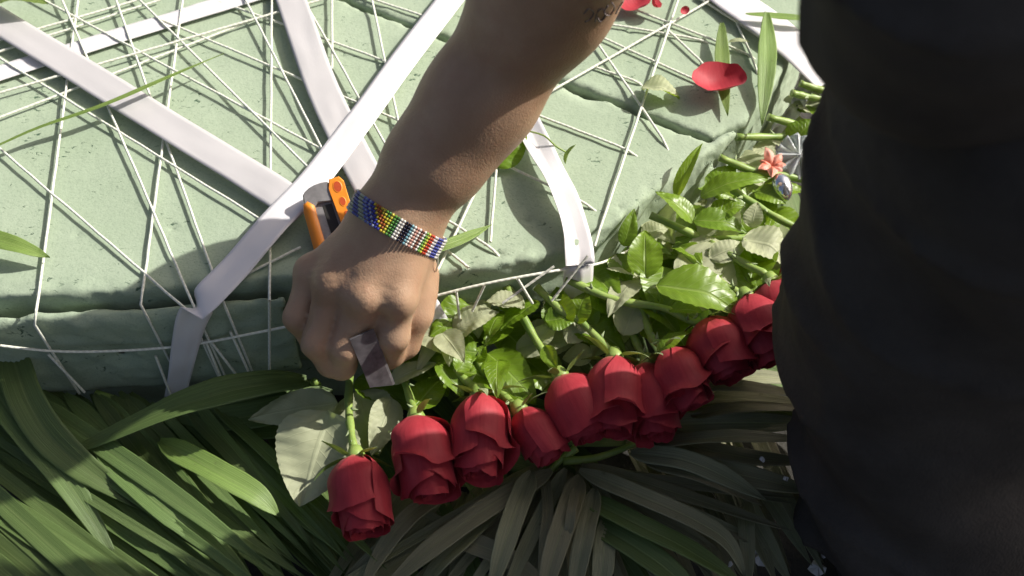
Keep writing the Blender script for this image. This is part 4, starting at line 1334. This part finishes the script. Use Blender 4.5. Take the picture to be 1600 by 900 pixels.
# ------------------------------------------------------------------ the cutter
K0, K1 = W(503, 292, .120), W(572, 540, .066)
kd = (K1 - K0).normalized()
view = (CAM - K0.lerp(K1, .3)).normalized()
kx = kd.cross(view).normalized()
if kx.x < 0: kx = -kx
kz = kx.cross(kd)
if kz.dot(view) < 0: kz = -kz
KM = Matrix((kx, kd, kz)).transposed().to_4x4(); KM.translation = K0
KM = KM @ Matrix.Diagonal((0.88, 1, 1, 1))
cut = thing('utility_knife', 'orange and grey utility knife held in the fist with its stained blade pointing down', 'knife', mat=KM)


def rslab(outline, z0, z1, bev=0.0008):
    """extruded outline (list of x,y) with chamfered rims"""
    n = len(outline)
    cx = sum(p[0] for p in outline) / n; cy = sum(p[1] for p in outline) / n
    vs, fs = [], []
    for (z, ins) in ((z0, bev), (z0 + bev, 0), (z1 - bev, 0), (z1, bev)):
        for x, y in outline:
            d = math.hypot(x - cx, y - cy) or 1
            vs.append((x - (x - cx) / d * ins, y - (y - cy) / d * ins, z))
    for k in range(3):
        for i in range(n): fs.append((k * n + i, k * n + (i + 1) % n, (k + 1) * n + (i + 1) % n, (k + 1) * n + i))
    fs.append(tuple(range(n - 1, -1, -1))); fs.append(tuple(3 * n + i for i in range(n)))
    return vs, fs


def kpart(name, outl, z0, z1, m, bev=0.0008, smooth=False, parent=cut):
    vs, fs = rslab(outl, z0, z1, bev)
    return mesh(name, vs, fs, M[m], parent, local=True, smooth=smooth)


arc = [(0.0155 * math.cos(a) * -1, 0.006 - 0.0075 * math.sin(a)) for a in [i * math.pi / 10 for i in range(11)]]
kpart('casing', [(-0.0145, 0.078), (-0.0155, 0.03)] + arc + [(0.0150, 0.03), (0.0135, 0.078)][::1], -0.006, 0.0030, 'grey')
kpart('end_cap', [(-0.0150, 0.012)] + arc[1:-4] + [(0.0052, 0.006), (0.0046, 0.0115), (-0.006, 0.0105), (-0.009, 0.013)], 0.0030, 0.0062, 'grey')
kpart('window', [(-0.0035, 0.0125), (0.0035, 0.0125), (0.0055, 0.045), (-0.0015, 0.045)], 0.0030, 0.0038, 'black', 0.0002)
kpart('slider', [(-0.0090, 0.0135), (-0.0035, 0.0135), (-0.0020, 0.050), (-0.0080, 0.050)], 0.0031, 0.0056, 'grey', 0.0004)
kpart('grip', [(-0.0172, 0.014), (-0.0160, 0.0090), (-0.0125, 0.0070), (-0.0085, 0.0105), (-0.0080, 0.05), (-0.0085, 0.076), (-0.0150, 0.076), (-0.0172, 0.05)], -0.005, 0.0068, 'orange', 0.0016, True)
g2 = kpart('grip', [(0.0040, 0.0030), (0.0062, -0.0022), (0.0135, -0.0025), (0.0160, 0.0010), (0.0168, 0.03), (0.0155, 0.076), (0.0098, 0.076), (0.0072, 0.04)], -0.005, 0.0072, 'orange', 0.0012)
for (x, y, rx, ry) in ((0.0106, 0.0040, 0.0032, 0.0040), (0.0113, 0.0138, 0.0024, 0.0032), (0.0118, 0.0215, 0.0014, 0.0017), (0.0121, 0.0262, 0.0010, 0.0012)):
    vs, fs = [], []
    n = 16
    for (q, z) in ((1.12, 0.0070), (1.0, 0.0074), (0.86, 0.0074), (0.78, 0.00735)):
        for i in range(n): vs.append((x + rx * q * math.cos(2 * math.pi * i / n), y + ry * q * math.sin(2 * math.pi * i / n), z))
    for k in range(3):
        for i in range(n): fs.append((k * n + i, k * n + (i + 1) % n, (k + 1) * n + (i + 1) % n, (k + 1) * n + i))
    mesh('grip_rim', vs, fs, M['orange'], g2, local=True)
    mesh('grip_hole', vs[2 * n:3 * n], [tuple(range(n))], M['hole'], g2, local=True, smooth=False)
# blade with bevelled edge
b0, b1 = KM.inverted() @ W(566, 528, .112), KM.inverted() @ W(594, 597, .074)
bd = (b1 - b0); bl = bd.length; bd.normalize()
bw = Vector((bd.y, -bd.x, 0)).normalized()
if bw.x < 0: bw = -bw
bnm = bw.cross(bd).normalized()
if bnm.z < 0: bnm = -bnm
bb = b0 - bd * 0.003
out = [(-0.0078, 0), (-0.0078, bl + 0.003), (0.0072, bl + 0.0095), (0.0072, 0)]
vs, fs = [], []
for z in (-0.0006, 0.0006):
    for x, y in out: vs.append(bb + bw * x + bd * y + bnm * z)
for x, y, z in ((0.0090, 0.0, 0), (0.0090, bl + 0.0095, 0)): vs.append(bb + bw * x + bd * y + bnm * z)
fs = [(0, 1, 2, 3), (7, 6, 5, 4), (0, 4, 5, 1), (1, 5, 6, 2), (3, 2, 9, 8), (7, 8, 9, 6), (2, 6, 9), (3, 8, 7), (0, 3, 7, 4)]
mesh('blade', vs, fs, M['steel'], cut, local=True, smooth=False)
